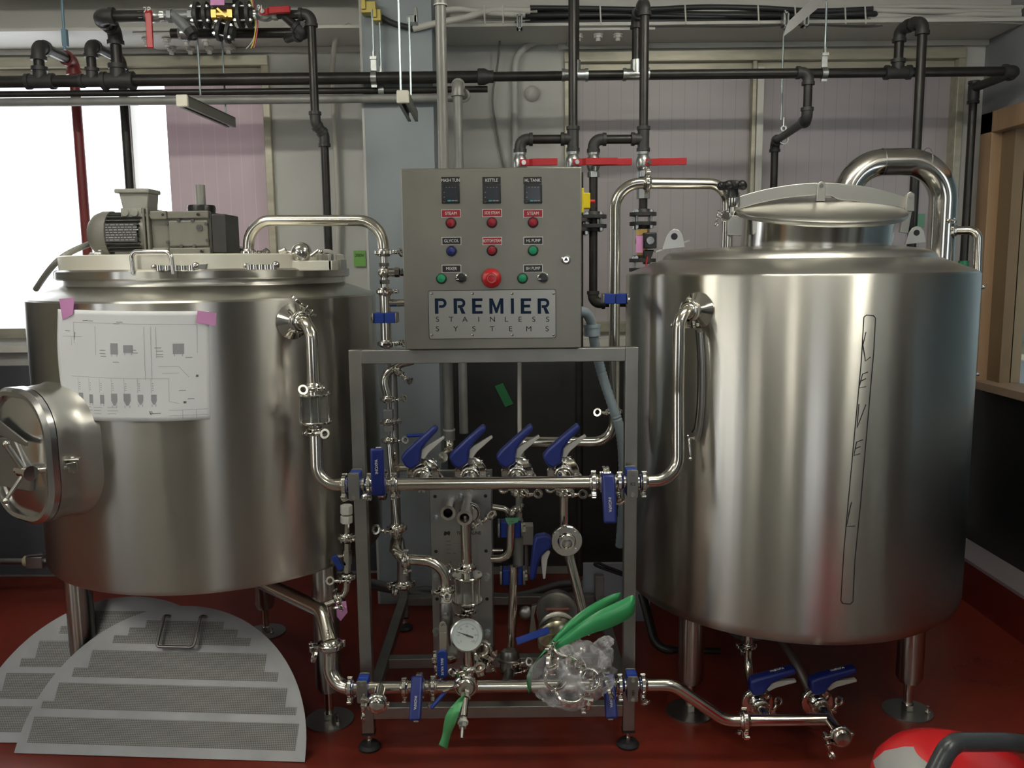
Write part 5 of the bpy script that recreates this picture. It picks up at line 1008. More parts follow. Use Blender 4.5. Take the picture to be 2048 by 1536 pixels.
# ---------------------------------------------------------------- red canister bottom right
cx, cy = W(1925, 1536, 1.95).x, 1.97
ca = thing('canister', 'red canister with thick dark grey carrying handle at the lower right corner', 'canister', (cx, cy, 0))
obj('body', MB().lathe([(0, 0), (.19, 0), (.20, .01), (.20, .31), (.19, .355), (.165, .385), (.12, .405), (.06, .415), (0, .418)], (cx, cy, 0), n=64), mat('glossy red enamel', (.62, .018, .022), .25), ca)
lb = W(1860, 1528, 1.82)
obj('printed_label', MB().lathe([(.1905, .3555), (.1655, .3865), (.1205, .4062), (.10, .4095)], (cx, cy, 0), n=24, a0=math.radians(160), a1=math.radians(228), ref=(1, 0, 0), cap=False), mat('silver label', (.42, .42, .42), .4, .3), ca)
HG = mat('dark grey handle plastic', (.05, .055, .06), .28)
obj('carrying_handle', MB().tube([W(1868, 1550, 1.80), W(1895, 1497, 1.82), W(1915, 1484, 1.84), W(2010, 1484, 1.88), W(2060, 1490, 1.92), W(2100, 1560, 1.95)], .0215, .04, n=20), HG, ca)
# ---------------------------------------------------------------- ceiling beams, cables
b = MB().bb((XL, 4.05, 2.655), (XR, 4.39, 2.668)).bb((XL, 4.20, 2.668), (XR, 4.215, ZC))
struct('beam_back', b, BEAMM)
struct('beam_joint', MB().bb((-2.4, 3.72, 2.79), (-.70, 4.04, ZC)), mat('cream boxed duct', (.84, .84, .74), .35))
struct('trim_9', MB().bb((-2.5, YB-.03, 2.63), (-.66, YB-.001, 2.654)).bb((RW[0]-.03, YB-.03, 2.63), (XR, YB-.001, 2.654)), BEAMM)
for cx_, lab, n0, n1 in ((-1.5, 'left', 4, 4), (.47, 'right', 3, 0)):
    t = thing('splice_plate', 'white bolted splice plate under the back beam, at the '+lab, 'plate', (cx_, 4.2, 2.64)); obj('plate', MB().bb((cx_-.19, 4.08, 2.642), (cx_+.19, 4.36, 2.654)), BEAMM, t)
    for row, n in ((4.14, n0), (4.30, n1)):
        for k in range(n):
            x = cx_-.15+.09*k+(.05 if row > 4.2 else 0); obj('bolt', MB().cyl((x, row, 2.623), (x, row, 2.642), .019, n=6).cyl((x, row, 2.608), (x, row, 2.623), .011).cyl((x, row, 2.634), (x, row, 2.6419), .022, n=16), BEAMM, t)
CW = mat('white painted cable', (.58, .58, .54), .5); CB = mat('black cable', (.03, .032, .035), .4); CG = mat('grey cable', (.16, .165, .155), .5)
cb = thing('cable_bundle', 'bundle of black, grey and white cables lying along the back beam', 'cables', (.8, 4.1, 2.70))
rnd = random.Random(3)
def cable(y0, m, xs=(870, 2060), r=.011, Y=4.09, amp=4, sag=0, nm='cable'):
    pts = []; x = xs[0]
    while x < xs[1]: pts.append(W(x, y0+rnd.uniform(-amp, amp)+sag*math.sin(PI*(x-xs[0])/(xs[1]-xs[0])), Y+rnd.uniform(-.02, .02))); x += 115
    pts.append(W(xs[1], y0, Y)); obj(nm, MB().tube(smooth_path(pts, 5), r, n=10), m, cb)
for y0, m, xs, r, Y in ((18, CB, (1060, 1745), .012, 4.08), (29, CB, (1045, 1750), .013, 4.09), (36, CG, (1040, 1760), .016, 4.12), (42, CB, (1050, 1770), .009, 4.08), (47, CG, (1030, 1765), .013, 4.09), (24, CG, (1070, 1740), .010, 4.12), (33, CB, (1080, 1730), .009, 4.10)): cable(y0, m, xs, r, Y)
for y0, xs, r in ((22, (880, 1075), .013), (32, (900, 1070), .012), (44, (905, 1060), .010), (30, (1735, 2040), .014), (38, (1740, 2045), .012), (22, (1735, 2040), .012), (45, (1750, 2045), .010), (14, (1745, 2045), .010)): cable(y0, CW, xs, r, 4.09, 3)
obj('cable', MB().tube(smooth_path([W(826, 58, 3.95), W(870, 47, 3.95), W(930, 35, 3.98), W(990, 20, 4.02), W(1060, 22, 4.04)]), .014), CW, cb)
obj('cable', MB().tube(smooth_path([W(740, 20, 3.95), W(780, 44, 3.95), W(826, 57, 3.95)]), .013), CB, cb)
obj('cable', MB().tube(smooth_path([W(884, 22, 3.95), W(920, 18, 3.98), W(985, 26, 4.02), W(1050, 30, 4.04)]), .012), CW, cb)
for px in (968, 1005, 1200, 1370, 1516, 1590, 1690, 1730): obj('cable_tie', MB().tube([W(px, 10, 3.96), W(px+2, 48, 3.95)], .0035, n=6), CW, cb)
for px, py in ((1039, 45), (1570, 40), (1610, 40)):
    q = W(px, py, 4.0); t = tag(obj('beam_clamp', MB().bb(q+V((-.012, -.02, -.03)), q+V((-.006, .02, .03))).bb(q+V((.006, -.02, -.03)), q+V((.012, .02, .03))).bb(q+V((-.012, -.02, .024)), q+V((.012, .02, .03))).bb(q+V((-.012, -.02, -.03)), q+V((.012, .02, -.024))).cyl(q+V((0, 0, -.035)), q+V((0, 0, .04)), .004), GALV), {1039: 'small square beam clamp above the control panel side of the beam', 1570: 'left of two small square beam clamps at the top right', 1610: 'right of two small square beam clamps at the top right'}[px], 'clamp')
# ---------------------------------------------------------------- black iron steam piping
def iron(pts, r, label, name='iron_pipe', m=IRON, cat='pipe', tees=(), fit=True, ends=(0, 0), mf=IRONF, bd=None):
    P = [V(p) for p in pts]; t = thing(name, label, cat, P[0]); bd = bd or r*1.7
    obj('pipe', MB().tube(P, r, bd, n=18), m, t)
    for i in range(1, len(P)-1):
        u = (P[i-1]-P[i]).normalized(); w = (P[i+1]-P[i]).normalized(); L = r*2.6
        b = MB().tube([P[i]+u*L, P[i], P[i]+w*L], r*1.28, bd, n=18)
        for d in (u, w): b.lathe([(r*1.28, 0), (r*1.48, .001), (r*1.48, r*.8), (r*1.28, r*.85)], P[i]+d*(L-r*.6), d, 20)
        obj('elbow', b, mf, t)
    for p, d, br in tees:
        p = V(p); d = V(d).normalized(); br = V(br).normalized()
        b = MB().cyl(p-d*r*2.3, p+d*r*2.3, r*1.3).cyl(p, p+br*r*2.6, r*1.25)
        for q in (d, -d, br): b.lathe([(r*1.28, 0), (r*1.5, .001), (r*1.5, r*.8), (r*1.28, r*.85)], p+q*r*1.9, q, 20)
        obj('tee', b, mf, t)
    return t
YHd = 3.9; zh = W(1024, 153, YHd).z
def Hd(px, Y=YHd, z=None): q = W(px, 153, Y); return V((q.x, Y, zh if z is None else z))
t = iron([V((-2.6, YHd, zh)), Hd(968)], .0255, 'thick black iron steam header crossing the whole left half of the wall', tees=[(Hd(236), EX, EZ)])
obj('reducer', MB().lathe([(.03, 0), (.035, .004), (.035, .03), (.026, .05), (.026, .07)], Hd(955), EX, 24), IRONF, t)
iron([Hd(975), V((Hd(2032).x, YHd, zh)), Wz(1948, 176, zh), ], .0205, 'slimmer black iron header continuing to the right wall', tees=[(Hd(1795), EX, EZ)])
xr_ = Wz(1948, 176, zh); t = iron([xr_+V((0, 0, 0)), xr_+V((0, 0, -.02)), xr_+V((0, 0, -1.0))], .0185, 'black iron pipe dropping down the corner beside the right window', fit=False)
obj('elbow', MB().cyl(xr_+V((0, 0, .012)), xr_-V((0, 0, .05)), .026), IRONF, t)
iron([Hd(-60, 3.93, zh-.046), Hd(975, 3.93, zh-.046)], .014, 'thinner black pipe running just below and behind the steam header')
# loops at the left
def loop(px0, py0, px1, py1, label, m2, m2f, ylow, r=.0225):
    a = W(px0, py0, YHd); b_ = Wz(px1, py1, a.z)
    iron([V((a.x, YHd, zh+.02)), a, b_], r, label[0], tees=[(V((a.x, YHd, zh)), EX, EZ)])
    q = W(px1, ylow, b_.y); iron([b_-(b_-a).normalized()*.03, b_, V((b_.x, b_.y, q.z))], r, label[1], m=m2, mf=m2f)
    return a, b_
loop(75, 90, 146, 122, ('black iron loop rising from the header and reaching back to the red pipe', 'dark red painted pipe dropping in front of the bright left window'), REDP, REDP, 520)
loop(180, 88, 242, 120, ('black iron loop rising from the header, second from the left', 'black iron pipe dropping behind the mixer motor junction box'), IRON, IRONF, 520, .02)
a = W(232, 58, YHd); YT = 3.4; c = Wz(197, 33, a.z)
iron([Hd(236)+V((0, 0, .02)), V((Hd(236).x, YHd, a.z)), V((c.x, c.y, a.z)), W(290, 32, c.y)], .0235, 'black iron riser turning forwards and right into the overhead valve train')
YT = c.y; 
def T_(px, py=32, d=0): return V((W(px, py, YT).x, YT-d, a.z if py == 32 else W(px, py, YT).z))
def ballvalve(p, d, hside, hdir, label, s=1, hl=.13, hm=RED, g='silver ball valves with red lever handles', hang=0):
    t = thing('ball_valve', label, 'valve', p, g); d = V(d).normalized(); h = V(hdir).normalized(); k = V(hside).normalized()
    b = MB().lathe([(.018, -.05), (.022, -.05), (.022, -.032), (.019, -.030), (.024, -.02), (.027, -.01), (.027, .01), (.024, .02), (.019, .03), (.022, .032), (.022, .05), (.018, .05)], p, d, 24)
    b.cyl(p+d*.034, p+d*.052, .0235, n=6); b.cyl(p-d*.052, p-d*.034, .0235, n=6); b.cyl(p, p+k*.04, .009)
    obj('body', b, GALV, t)
    q = p+k*.04; n = k.cross(h)
    obj('lever_handle', MB().prism([(-.014, -.006), (.02, -.006), (.03, .008), (hl-.01, .014), (hl, .012), (hl, -.002), (hl-.01, -.006), (.04, -.008), (.026, -.012), (-.014, -.010)] if not hang else [(-.012, -.002), (.0, .008), (.03, .005), (hl, .008), (hl+.004, .002), (hl, -.002), (.02, -.008), (-.012, -.008)], q, h, k, .026), hm, t, .003)
    return t
bvt = ballvalve(T_(305, 32), EX, (0, -1, 0), (0, 0, -1), 'silver ball valve with hanging red handle in the overhead valve train, marked 2P', hl=.135, hang=1)
text('2P', .03, mat('white paint mark', (.75, .75, .75), .6), bvt, T_(303, 32, .03)+V((0, -.012, .012)), EX, EZ, 'paint_mark')
t = thing('y_strainer', 'grey cast Y strainer in the overhead valve train', 'strainer', T_(352))
obj('body', MB().cyl(T_(331), T_(392), .021).cyl(T_(336), T_(345), .028, n=6).cyl(T_(378), T_(388), .028, n=6).cyl(T_(350), T_(385)+V((0, -.02, -.075)), .024).cyl(T_(317), T_(333), .016), mat('grey cast iron', (.22, .235, .24), .4, .4), t, .001)
obj('strainer_cap', MB().cyl(T_(381)+V((0, -.018, -.062)), T_(389)+V((0, -.022, -.085)), .028, n=8).cyl(T_(389)+V((0, -.022, -.085)), T_(392)+V((0, -.024, -.098)), .012, n=6), IRONF, t)
def flanges(p, d, label, gap=.022, r=.052, g='bolted black iron flange pairs'):
    t = thing('pipe_flange', label, 'flange', p, g); d = V(d).normalized(); X, Y, Z = frame_of(d)
    for k in (-1, 1): obj('flange', MB().lathe([(.016, -.007), (r, -.007), (r, .007), (.03, .007), (.026, .02), (.016, .02)] if k > 0 else [(.016, -.02), (.026, -.02), (.03, -.007), (r, -.007), (r, .007), (.016, .007)], p+d*k*(gap/2+.007), d, 32), IRONF, t, .001)
    for i in range(4):
        q = p+(X*math.cos(PI/4+i*PI/2)+Y*math.sin(PI/4+i*PI/2))*r*.74; e = gap/2+.014
        obj('bolt', MB().cyl(q-d*(e+.016), q+d*(e+.012), .0045, n=10).cyl(q-d*(e+.011), q-d*e, .009, n=6).cyl(q+d*e, q+d*(e+.008), .009, n=6), GALV, t)
    return t
flanges(T_(405, 32), EX, 'black flange pair left of the brass valve in the overhead valve train')
flanges(T_(490, 32), EX, 'black flange pair right of the brass valve in the overhead valve train')
iron([T_(388), T_(400)], .016, 'short black iron nipple between the Y strainer and the flanges'); iron([T_(418), T_(428)], .016, 'short black iron nipple left of the brass valve'); iron([T_(462), T_(478)], .016, 'short black iron nipple right of the brass valve')
t = thing('brass_valve', 'brass actuator valve between two flange pairs at the ceiling', 'valve', T_(445)); obj('body', MB().cyl(T_(426), T_(436), .03, n=6).cyl(T_(458), T_(468), .03, n=6).cyl(T_(434), T_(460), .024).bar(T_(440)+V((0, -.03, .018)), T_(458)+V((0, -.03, -.015)), .01, .008), BRASS, t)
obj('actuator', MB().bb(T_(425, 32)+V((0, -.03, .035)), T_(472, 32)+V((0, .05, .12))), BLACK, t, .004); obj('pink_sticker', MB().bb(T_(427, 32)+V((0, -.032, .03)), T_(455, 32)+V((0, -.031, .075))), PINK, t)
obj('wires', MB().tube(smooth_path([T_(495, -20), T_(504, 10), T_(511, 45), T_(508, 80), T_(502, 97)]), .0028, n=6), mat('yellow wire', (.6, .5, .02), .5), t)
obj('wires', MB().tube(smooth_path([T_(500, -20), T_(508, 10), T_(515, 45), T_(512, 80), T_(508, 96)]), .0028, n=6), RED, t); obj('wires', MB().tube(smooth_path([T_(500, -20), T_(506, 14), T_(512, 50), T_(506, 80), T_(492, 98)]), .002, n=6), CW, t)
bvt = ballvalve(T_(530, 32), EX, (0, -1, .1), (1, 0, .02), 'silver ball valve with red handle pointing right in the overhead valve train', hl=.115)
text('9J', .03, MATS['white paint mark'], bvt, T_(527, 32, .042)+V((0, -.012, .012)), EX, EZ, 'paint_mark')
dr1 = T_(622, 27); YDn = 3.33
iron([T_(546), V((dr1.x, dr1.y, a.z)), W(630, 150, YT), W(639, 248, YT), W(650, 268, YT+.04), W(651, 285, YT+.04), W(661, 520, YT+.04)][:2]+[V((dr1.x, YT, W(634, 248, YT).z)), V((dr1.x+.03, YT+.02, W(650, 268, YT).z)), V((dr1.x+.03, YT+.02, 1.45))], .0175, 'long black iron drop pipe with an S bend right of the left window')
iron([T_(566), T_(590)+V((.03, .02, -.07)), T_(560)+V((.0, .1, -.07)), ], .018, 'black iron Y branch at the right end of the overhead valve train', bd=.01)
iron([T_(320, 52)+V((0, .12, 0)), T_(605, 50)+V((0, .12, 0)), T_(600, 48)+V((0, .0, .0))], .0205, 'second black iron pipe running behind the overhead valve train')
t = tag(obj('pipe_union', MB().cyl(T_(338, 53)+V((0, .11, 0)), T_(362, 53)+V((0, .11, 0)), .027, n=8).cyl(T_(344, 53)+V((0, .11, 0)), T_(356, 53)+V((0, .11, 0)), .03), GALV), 'galvanised union on the pipe behind the Y strainer', 'fitting')
flanges(T_(450, 62)+V((0, -.0, .0)), (1, 0, -.25), 'tilted black flange pair hanging below the brass valve', r=.045)
# supports and struts at the left
ROD_R = .0042
def rod(x, y0, y1, Y, label, g='thin threaded hanger rods', r=ROD_R):
    p = W(x, y1, Y); q = W(x, y0, Y); return tag(obj('hanger_rod', MB().cyl(p, V((p.x, p.y, q.z)), r, n=8), ROD), label, 'rod', g)
rod(401, 62, 190, 3.75, 'left threaded rod holding the strut channel before the left window'); rod(452, 82, 232, 3.95, 'right threaded rod holding the strut channel before the left window')
STR = mat('grey strut channel', (.20, .20, .18), .5, .3)
def strut2(p, q, label, w=.042):
    t = thing('strut_channel', label, 'strut', p, 'grey strut channels'); p = V(p); q = V(q); d = (q-p).normalized()
    X, Y, Z = frame_of(d, (0, 0, 1)); b = MB(); b.bar(p+X*(w/2-.003), q+X*(w/2-.003), w, .005); 
    for s_ in (-1, 1): b.bar(p+Y*s_*(w/2-.0025), q+Y*s_*(w/2-.0025), .005, w); b.bar(p+Y*s_*(w/2-.007)-X*(w/2-.002), q+Y*s_*(w/2-.007)-X*(w/2-.002), .012, .004)
    obj('channel', b, STR, t); obj('end_cap', MB().bar(p-d*.01, p+d*.006, w*1.1, w*1.1), mat('cream end cap', (.66, .64, .54), .5), t, .005)
za = W(363, 202, 3.45).z; strut2(W(365, 202, 3.45), Wz(462, 245, za), 'grey strut channel with white end cap hanging before the left window')
za = W(806, 194, 3.3).z; strut2(W(806, 194, 3.3), Wz(826, 233, za), 'grey strut channel with cream end cap in front of the column')
0 and tag(obj('strut_channel', MB().bar(Wz(-20, 243, za), Wz(10, 252, za), .04, .04), STR), 'end of a grey strut at the far left edge', 'strut')
rod(802, -10, 186, 3.32, 'bluish threaded rod ending at the cream strut cap'); rod(822, 35, 190, 3.75, 'threaded rod behind the bluish one at the column')
# hangers with pipe rings
def ringhanger(px, top, Y, zc_, r, label):
    p = V((W(px, 150, Y).x, Y, zc_)); zt_ = W(px, top, Y).z
    t = thing('pipe_hanger', label, 'pipe hanger', p, 'galvanised pipe ring hangers on rods')
    obj('ring', MB().ring(p, EX, r, r+.004, .024, 24).bb(p+V((-.012, -.004, r)), p+V((.012, .004, r+.055))).bb(p+V((-.012, -.006, -r-.014)), p+V((.012, .006, -r))), GALV, t)
    obj('turn_knuckle', MB().bb(p+V((-.014, -.012, r+.05)), p+V((.014, .012, r+.062))).cyl(p+V((0, 0, r+.06)), p+V((0, 0, r+.085)), .008, n=6), GALV, t)
    obj('rod', MB().cyl(p+V((0, 0, r+.06)), V((p.x, p.y, zt_)), .0048, n=8), ROD, t); return t
ringhanger(748, 20, YHd, zh, .0262, 'left of the two silver ring hangers on the header in front of the column')
ringhanger(762, 42, YHd+.03, zh-.046, .0148, 'right of the two silver ring hangers in front of the column')
ringhanger(1648, 5, YHd, zh, .0212, 'silver ring hanger on the black header before the right window')
for px, py, l in ((748, 22, 'upper'), (758, 38, 'lower')): tag(obj('beam_bracket', MB().bb(W(px-26 if l == 'upper' else px-12, py+3, 3.9), W(px+7, py-12, 3.96)).bb(W(px-26 if l == 'upper' else px-12, py-4, 3.89), W(px-12 if l == 'upper' else px, py-26 if l == 'upper' else py-10, 3.97)), GOLD, bevel=.002), l+' yellow zinc beam bracket at the ceiling near the column', 'bracket')
tag(obj('beam_bracket', MB().bb(W(814, 45, 3.75), W(836, 36, 3.8)).bb(W(828, 45, 3.75), W(836, 20, 3.8)), GALV, bevel=.002), 'silver beam bracket beside the bluish rod', 'bracket')
tag(obj('valve_tag', MB().bb(W(124, 92, 3.95), W(136, 60, 3.97)).cyl(W(130, 100, 3.96), V((W(130, 50, 3.96).x, 3.96, ZC)), .006), mat('weathered blue hanger', (.18, .30, .38), .5, .3)), 'weathered blue grey pipe hanger at the upper left', 'pipe hanger')
# grey painted pipes
t = iron([V((-2.7, 3.93, W(0, 205, 3.93).z)), V((W(930, 196, 3.93).x, 3.93, W(0, 205, 3.93).z)), Wz(915, 166, W(0, 205, 3.93).z)+V((0, 0, 0)), ], .0185, 'grey primed pipe crossing the wall below the black header', m=GREYD, mf=GREYP)
g0 = Wz(915, 166, W(0, 205, 3.93).z); iron([g0+V((0, .05, 0)), g0, V((g0.x, g0.y, W(925, 866, g0.y).z))], .0185, 'grey primed pipe dropping behind the panel, right of the pair', m=GREYD, mf=GREYP)
YQ = 3.02; q = W(881, 20, YQ); t = iron([V((q.x, YQ, ZC)), V((q.x, YQ, W(890, 868, YQ).z))], .0178, 'streaky grey vertical pipe behind the panel, left of the pair', m=GREYP)
obj('collar', MB().cyl(V((q.x, YQ, W(881, 12, YQ).z)), V((q.x, YQ, ZC)), .021), GREYP, t); obj('seal_ring', MB().cyl(V((q.x, YQ, W(881, 12, YQ).z)), V((q.x, YQ, W(881, 9, YQ).z)), .0225), WHITEP, t)
obj('end_collar', MB().cyl(V((q.x, YQ, W(890, 880, YQ).z)), V((q.x, YQ, W(890, 860, YQ).z)), .021), GREYP, t); obj('lower_seal_ring', MB().cyl(V((q.x, YQ, W(890, 861, YQ).z)), V((q.x, YQ, W(890, 858, YQ).z)), .0215), WHITEP, t)
tag(obj('pipe_elbow', MB().tube([V((q.x, YQ, W(890, 868, YQ).z)), V((q.x, YQ-.01, W(888, 905, YQ).z)), V((U(880).x-.01, 2.86, ZH+.03))], .018, .04), PIPE), 'steel elbow joining the streaky pipe to the first raised lever valve', 'pipe')
# second valve riser, third from G pipe, fourth
tag(obj('steel_pipe', MB().tube([W(938, 905, 2.86), W(938, 940, 2.84), W(941, 948, 2.80)], .0185, .02), PIPE), 'steel stub rising behind the second raised lever valve', 'pipe')
YGp = 2.98; gx = W(1229, 600, YGp).x
pipe([W(1039, 945, 2.86), W(1040, 884, YGp), V((gx, YGp, W(1225, 884, YGp).z)), V((gx, YGp, W(1226, 823, YGp).z))], .0178, [.03, .07], 'steel pipe rising from the third valve and bending right under the hose')
clamp(V((gx, YGp, W(1226, 823, YGp).z)), EZ, (-.5, -1, 0), 'clamp on the vertical pipe beside the grey hose inside the frame', .95, -1)
kx = W(1464, 440, YGp).x
pipe([V((gx, YGp, W(1226, 823, YGp).z)), V((gx, YGp, W(1229, 367, YGp).z)), V((W(1293, 367, YGp).x, YGp, W(1229, 367, YGp).z))], .0185, .085, 'tall steel pipe between panel and kettle bending right at the top')
zz = W(1229, 367, YGp).z
clamp(V((W(1294, 367, YGp).x, YGp, zz)), EX, (0, -.3, 1), 'upright clamp on the horizontal steel pipe leading to the kettle lid', 1, -1)
pipe([V((W(1293, 367, YGp).x, YGp, zz)), V((kx, YGp+.06, zz)), V((kx, YGp+.06, 1.62))], .0185, .07, 'steel pipe running right and bending down into the kettle top')
hanger(V((gx, YGp, W(1229, 597, YGp).z)), EZ, (1, 0, 0), 'blue support on the tall steel pipe beside the kettle', w=.07, hgt=.075)
clamp(W(1450, 432, 2.95), (0, -1, .0), (-1, 0, .15), 'small clamp with wing nut left of the kettle lid', .6, 1)
# steam drops right of the panel
YB_ = 3.6; zB = W(1153, 150, YB_).z
def B_(px, py=None): q = W(px, 150 if py is None else py, YB_); return q if py is not None else V((q.x, YB_, zB))
zt1 = B_(1285, 32).z; yf = 3.42
eA = B_(1617, 146); eB = V((eA.x, YB_, W(1617, 240, YB_).z)); eC = Wz(1550, 283, eB.z)
iron([B_(1150), V((eA.x, YB_, zB)), eB, eC, V((eC.x, eC.y, 1.5))], .0172, 'black iron pipe running right, dropping, and stepping back to the right window')
for px, l, Yf in ((1146, 'left', yf), (1286, 'right', yf)):
    bx = B_(px+4 if l == 'left' else 1272)
    ztop = zt1 if l == 'right' else zt1+.12
    fx_ = W(1146 if l == 'left' else 1287, 260, Yf).x
    zl = W(px, 278, Yf).z; zv = W(px, 335, Yf).z
    jx = W(1040 if l == 'left' else 1187, 278, Yf).x
    iron([V((bx.x, YB_, zB+.03)), V((bx.x, YB_, ztop)), V((fx_, Yf, ztop)), V((fx_, Yf, W(px, 312, Yf).z))], .0172, l+' black iron steam drop looping over from the pipe above the red handles', tees=[(V((fx_, Yf, zl)), EZ, -EX)])
    tag(obj('pipe_tee', MB().cyl(V((bx.x-.05, YB_, zB)), V((bx.x+.05, YB_, zB)), .0225).cyl(V((bx.x, YB_, zB)), V((bx.x, YB_, zB+.055)), .0225).lathe([(.026, 0), (.026, .012)], (bx.x-.052, YB_, zB), EX).lathe([(.026, 0), (.026, .012)], (bx.x+.04, YB_, zB), EX), GALV), l+' bright galvanised tee under a steam drop', 'fitting')
    iron([V((fx_, Yf, zl)), V((jx, Yf, zl)), V((jx, Yf, W(px, 305, Yf).z))], .0172, l+' short black iron branch with elbow above a silver valve')
    zc1 = W(px, 326, Yf).z
    for xx, hd_, l2, hl in ((jx, EX, 'left', .125), (fx_, EX, 'right', .15 if l == 'left' else .13)):
        ballvalve(V((xx, Yf, zc1)), EZ, (.35, -1, 0) if not (l == 'right' and l2 == 'right') else (.7, -1, 0), hd_, {'leftleft': 'silver ball valve with red handle just behind the panel top, leftmost of four', 'leftright': 'silver ball valve with red handle at the top right corner of the panel', 'rightleft': 'silver ball valve with red handle third from the left above the flanges', 'rightright': 'silver ball valve with red handle rightmost of four above the steel pipe'}[l+l2], hl=hl)
jx = W(1187, 278, yf).x; z2 = W(1187, 606, yf).z
iron([V((jx, yf, W(1187, 343, yf).z)), V((jx, yf, z2)), V((jx+.16, yf, z2))], .0165, 'black iron drop pipe right of the panel turning to the kettle at its foot')
flanges(V((jx, yf, W(1187, 443, yf).z)), EZ, 'black flange pair on the drop pipe right of the yellow switch')
fx_ = W(1287, 330, yf).x
iron([V((fx_, yf, W(1287, 352, yf).z)), V((fx_, yf, W(1287, 418, yf).z))], .0165, 'short black iron nipple below the rightmost red handled valve')
tag(obj('pipe_union', MB().cyl(V((fx_, yf, W(1287, 397, yf).z)), V((fx_, yf, W(1287, 372, yf).z)), .026, n=8).cyl(V((fx_, yf, W(1287, 353, yf).z)), V((fx_, yf, W(1287, 343, yf).z)), .024, n=6), mat('grey union', (.3, .32, .32), .35, .7)), 'grey pipe union hanging below the rightmost red handled valve', 'fitting')
flanges(V((fx_, yf, W(1287, 438, yf).z)), EZ, 'upper black flange pair between the steel pipe and the kettle shoulder')
t = thing('solenoid_valve', 'black and brass actuator valve with pink tape beside the kettle shoulder', 'valve', V((fx_, yf, 1.55)))
zq = W(1287, 482, yf).z
obj('body', MB().cyl(V((fx_, yf, zq-.06)), V((fx_, yf, zq+.045)), .02).cyl(V((fx_, yf, zq+.022)), V((fx_, yf, zq+.045)), .026, n=6).ball(V((fx_, yf, zq)), .03), BRASS, t)
obj('actuator', MB().bb(V((fx_-.005, yf-.06, zq-.03)), V((fx_+.045, yf-.01, zq+.03))).prism([(-.02, -.035), (.02, -.035), (.0, -.09), (-.02, -.09)], V((fx_+.018, yf-.03, zq)), EX, EZ, .035), BLACK, t, .004)
obj('dial', MB().lathe([(0, .002), (.014, .002), (.016, 0), (.016, -.002)], V((fx_+.02, yf-.061, zq)), (0, -1, 0), 24), SHINY, t)
obj('masking_tape', MB().bb(V((fx_-.032, yf-.045, zq-.045)), V((fx_-.006, yf-.042, zq+.02))), PINK, t); obj('red_wire', MB().tube([V((fx_+.01, yf-.06, zq-.06)), V((fx_+.0, yf-.065, zq-.12))], .003, n=6), RED, t)
flanges(V((fx_, yf, W(1287, 530, yf).z)), EZ, 'lower black flange pair half hidden by the kettle shoulder')
hx_ = W(1158, 440, yf).x
flanges(V((hx_, yf, W(1158, 450, yf).z)), EZ, 'black flange pair peeking out at the right edge of the panel', r=.05)
iron([V((hx_, yf, W(1158, 345, yf).z)), V((hx_, yf, W(1158, 1150, yf).z))], .0165, 'black iron drop pipe hidden behind the panel and seen again inside the frame')
# right-hand iron pipes
c0 = W(1846, 42, 3.78); c1 = Wz(1797, 68, c0.z)
iron([Hd(1795)+V((0, 0, .03)), V((Hd(1795).x, YHd, c0.z)), c0, V((c0.x, c0.y, 1.35))], .0195, 'black iron drop pipe rising from the header and falling behind the kettle outlet')
rod(1562, 52, 240, 4.15, 'threaded rod ending at the small hook on the stepped back iron pipe')
q = eC+V((.02, -.06, 0)); tag(obj('pipe_hook', MB().ring(q, (0, 1, .0), .018, .022, .02).ring(q+V((0, 0, .05)), (0, 1, 0), .008, .014, .006).cyl(q+V((0, 0, .02)), q+V((0, 0, .04)), .004).cyl(q+V((0, 0, .06)), q+V((0, 0, .1)), .005), GALV), 'small galvanised pipe hook on the stepped back iron pipe', 'pipe hanger')
tag(obj('sheet_metal_blade', MB().prism([(-.14, -.09), (-.10, -.06), (.12, .12), (.14, .17), (.02, .10), (-.12, -.03)], W(1635, 28, 3.7), EX, EZ, .004), mat('grey sheet', (.24, .24, .24), .4, .3)), 'grey angled sheet strip at the top edge right of centre', 'sheet')
# thick kettle outlet
YO = 3.42; zo = W(1800, 324, YO).z
o1 = W(1698, 420, YO); o2 = W(1882, 480, YO)
t = thing('vent_pipe', 'thick polished vent pipe arching over behind the kettle lid', 'pipe', V((o1.x, YO, 1.64)))
obj('pipe', MB().tube([V((o1.x-.02, YO-.02, 1.60)), V((o1.x-.02, YO, zo)), V((o2.x, YO, zo)), V((o2.x, YO, 1.58))], .0515, .15, n=40, seg=16), mat('polished vent steel', (.62, .60, .55), .14, 1), t)
for px in (1763, 1853): obj('weld_seam', MB().torus(V((W(px, 324, YO).x, YO, zo)), EX, .0515, .0012, 40, 6), PLATE, t)
cl = V((o2.x+.03, YO-.03, W(1907, 462, YO).z)); clamp(cl, (1, -.6, 0), (-.2, 0, 1), 'clamp on the side of the thick vent pipe at the far right', 1.0, 1)
pipe([cl, cl+V((.075, -.04, 0)), cl+V((.08, -.045, -.25))], .0165, .035, 'small steel bend leaving the thick vent pipe at the far right')
tag(obj('masking_tape', MB().bb((W(1806, 455, YB).x, YB-.004, W(1806, 455, YB).z), (W(1848, 455, YB).x, YB+.028, W(1830, 428, YB).z)), mat('teal masking tape', (.14, .34, .22), .6)), 'teal green tape behind the iron pipe and lifting lug of the kettle', 'tape')
tag(obj('masking_tape', MB().cyl(xr_+V((0, 0, -.81)), xr_+V((0, 0, -.88)), .024), mat('green pipe tape', (.03, .25, .12), .6)), 'green tape wrapped on the corner iron pipe beside the kettle shoulder', 'tape')
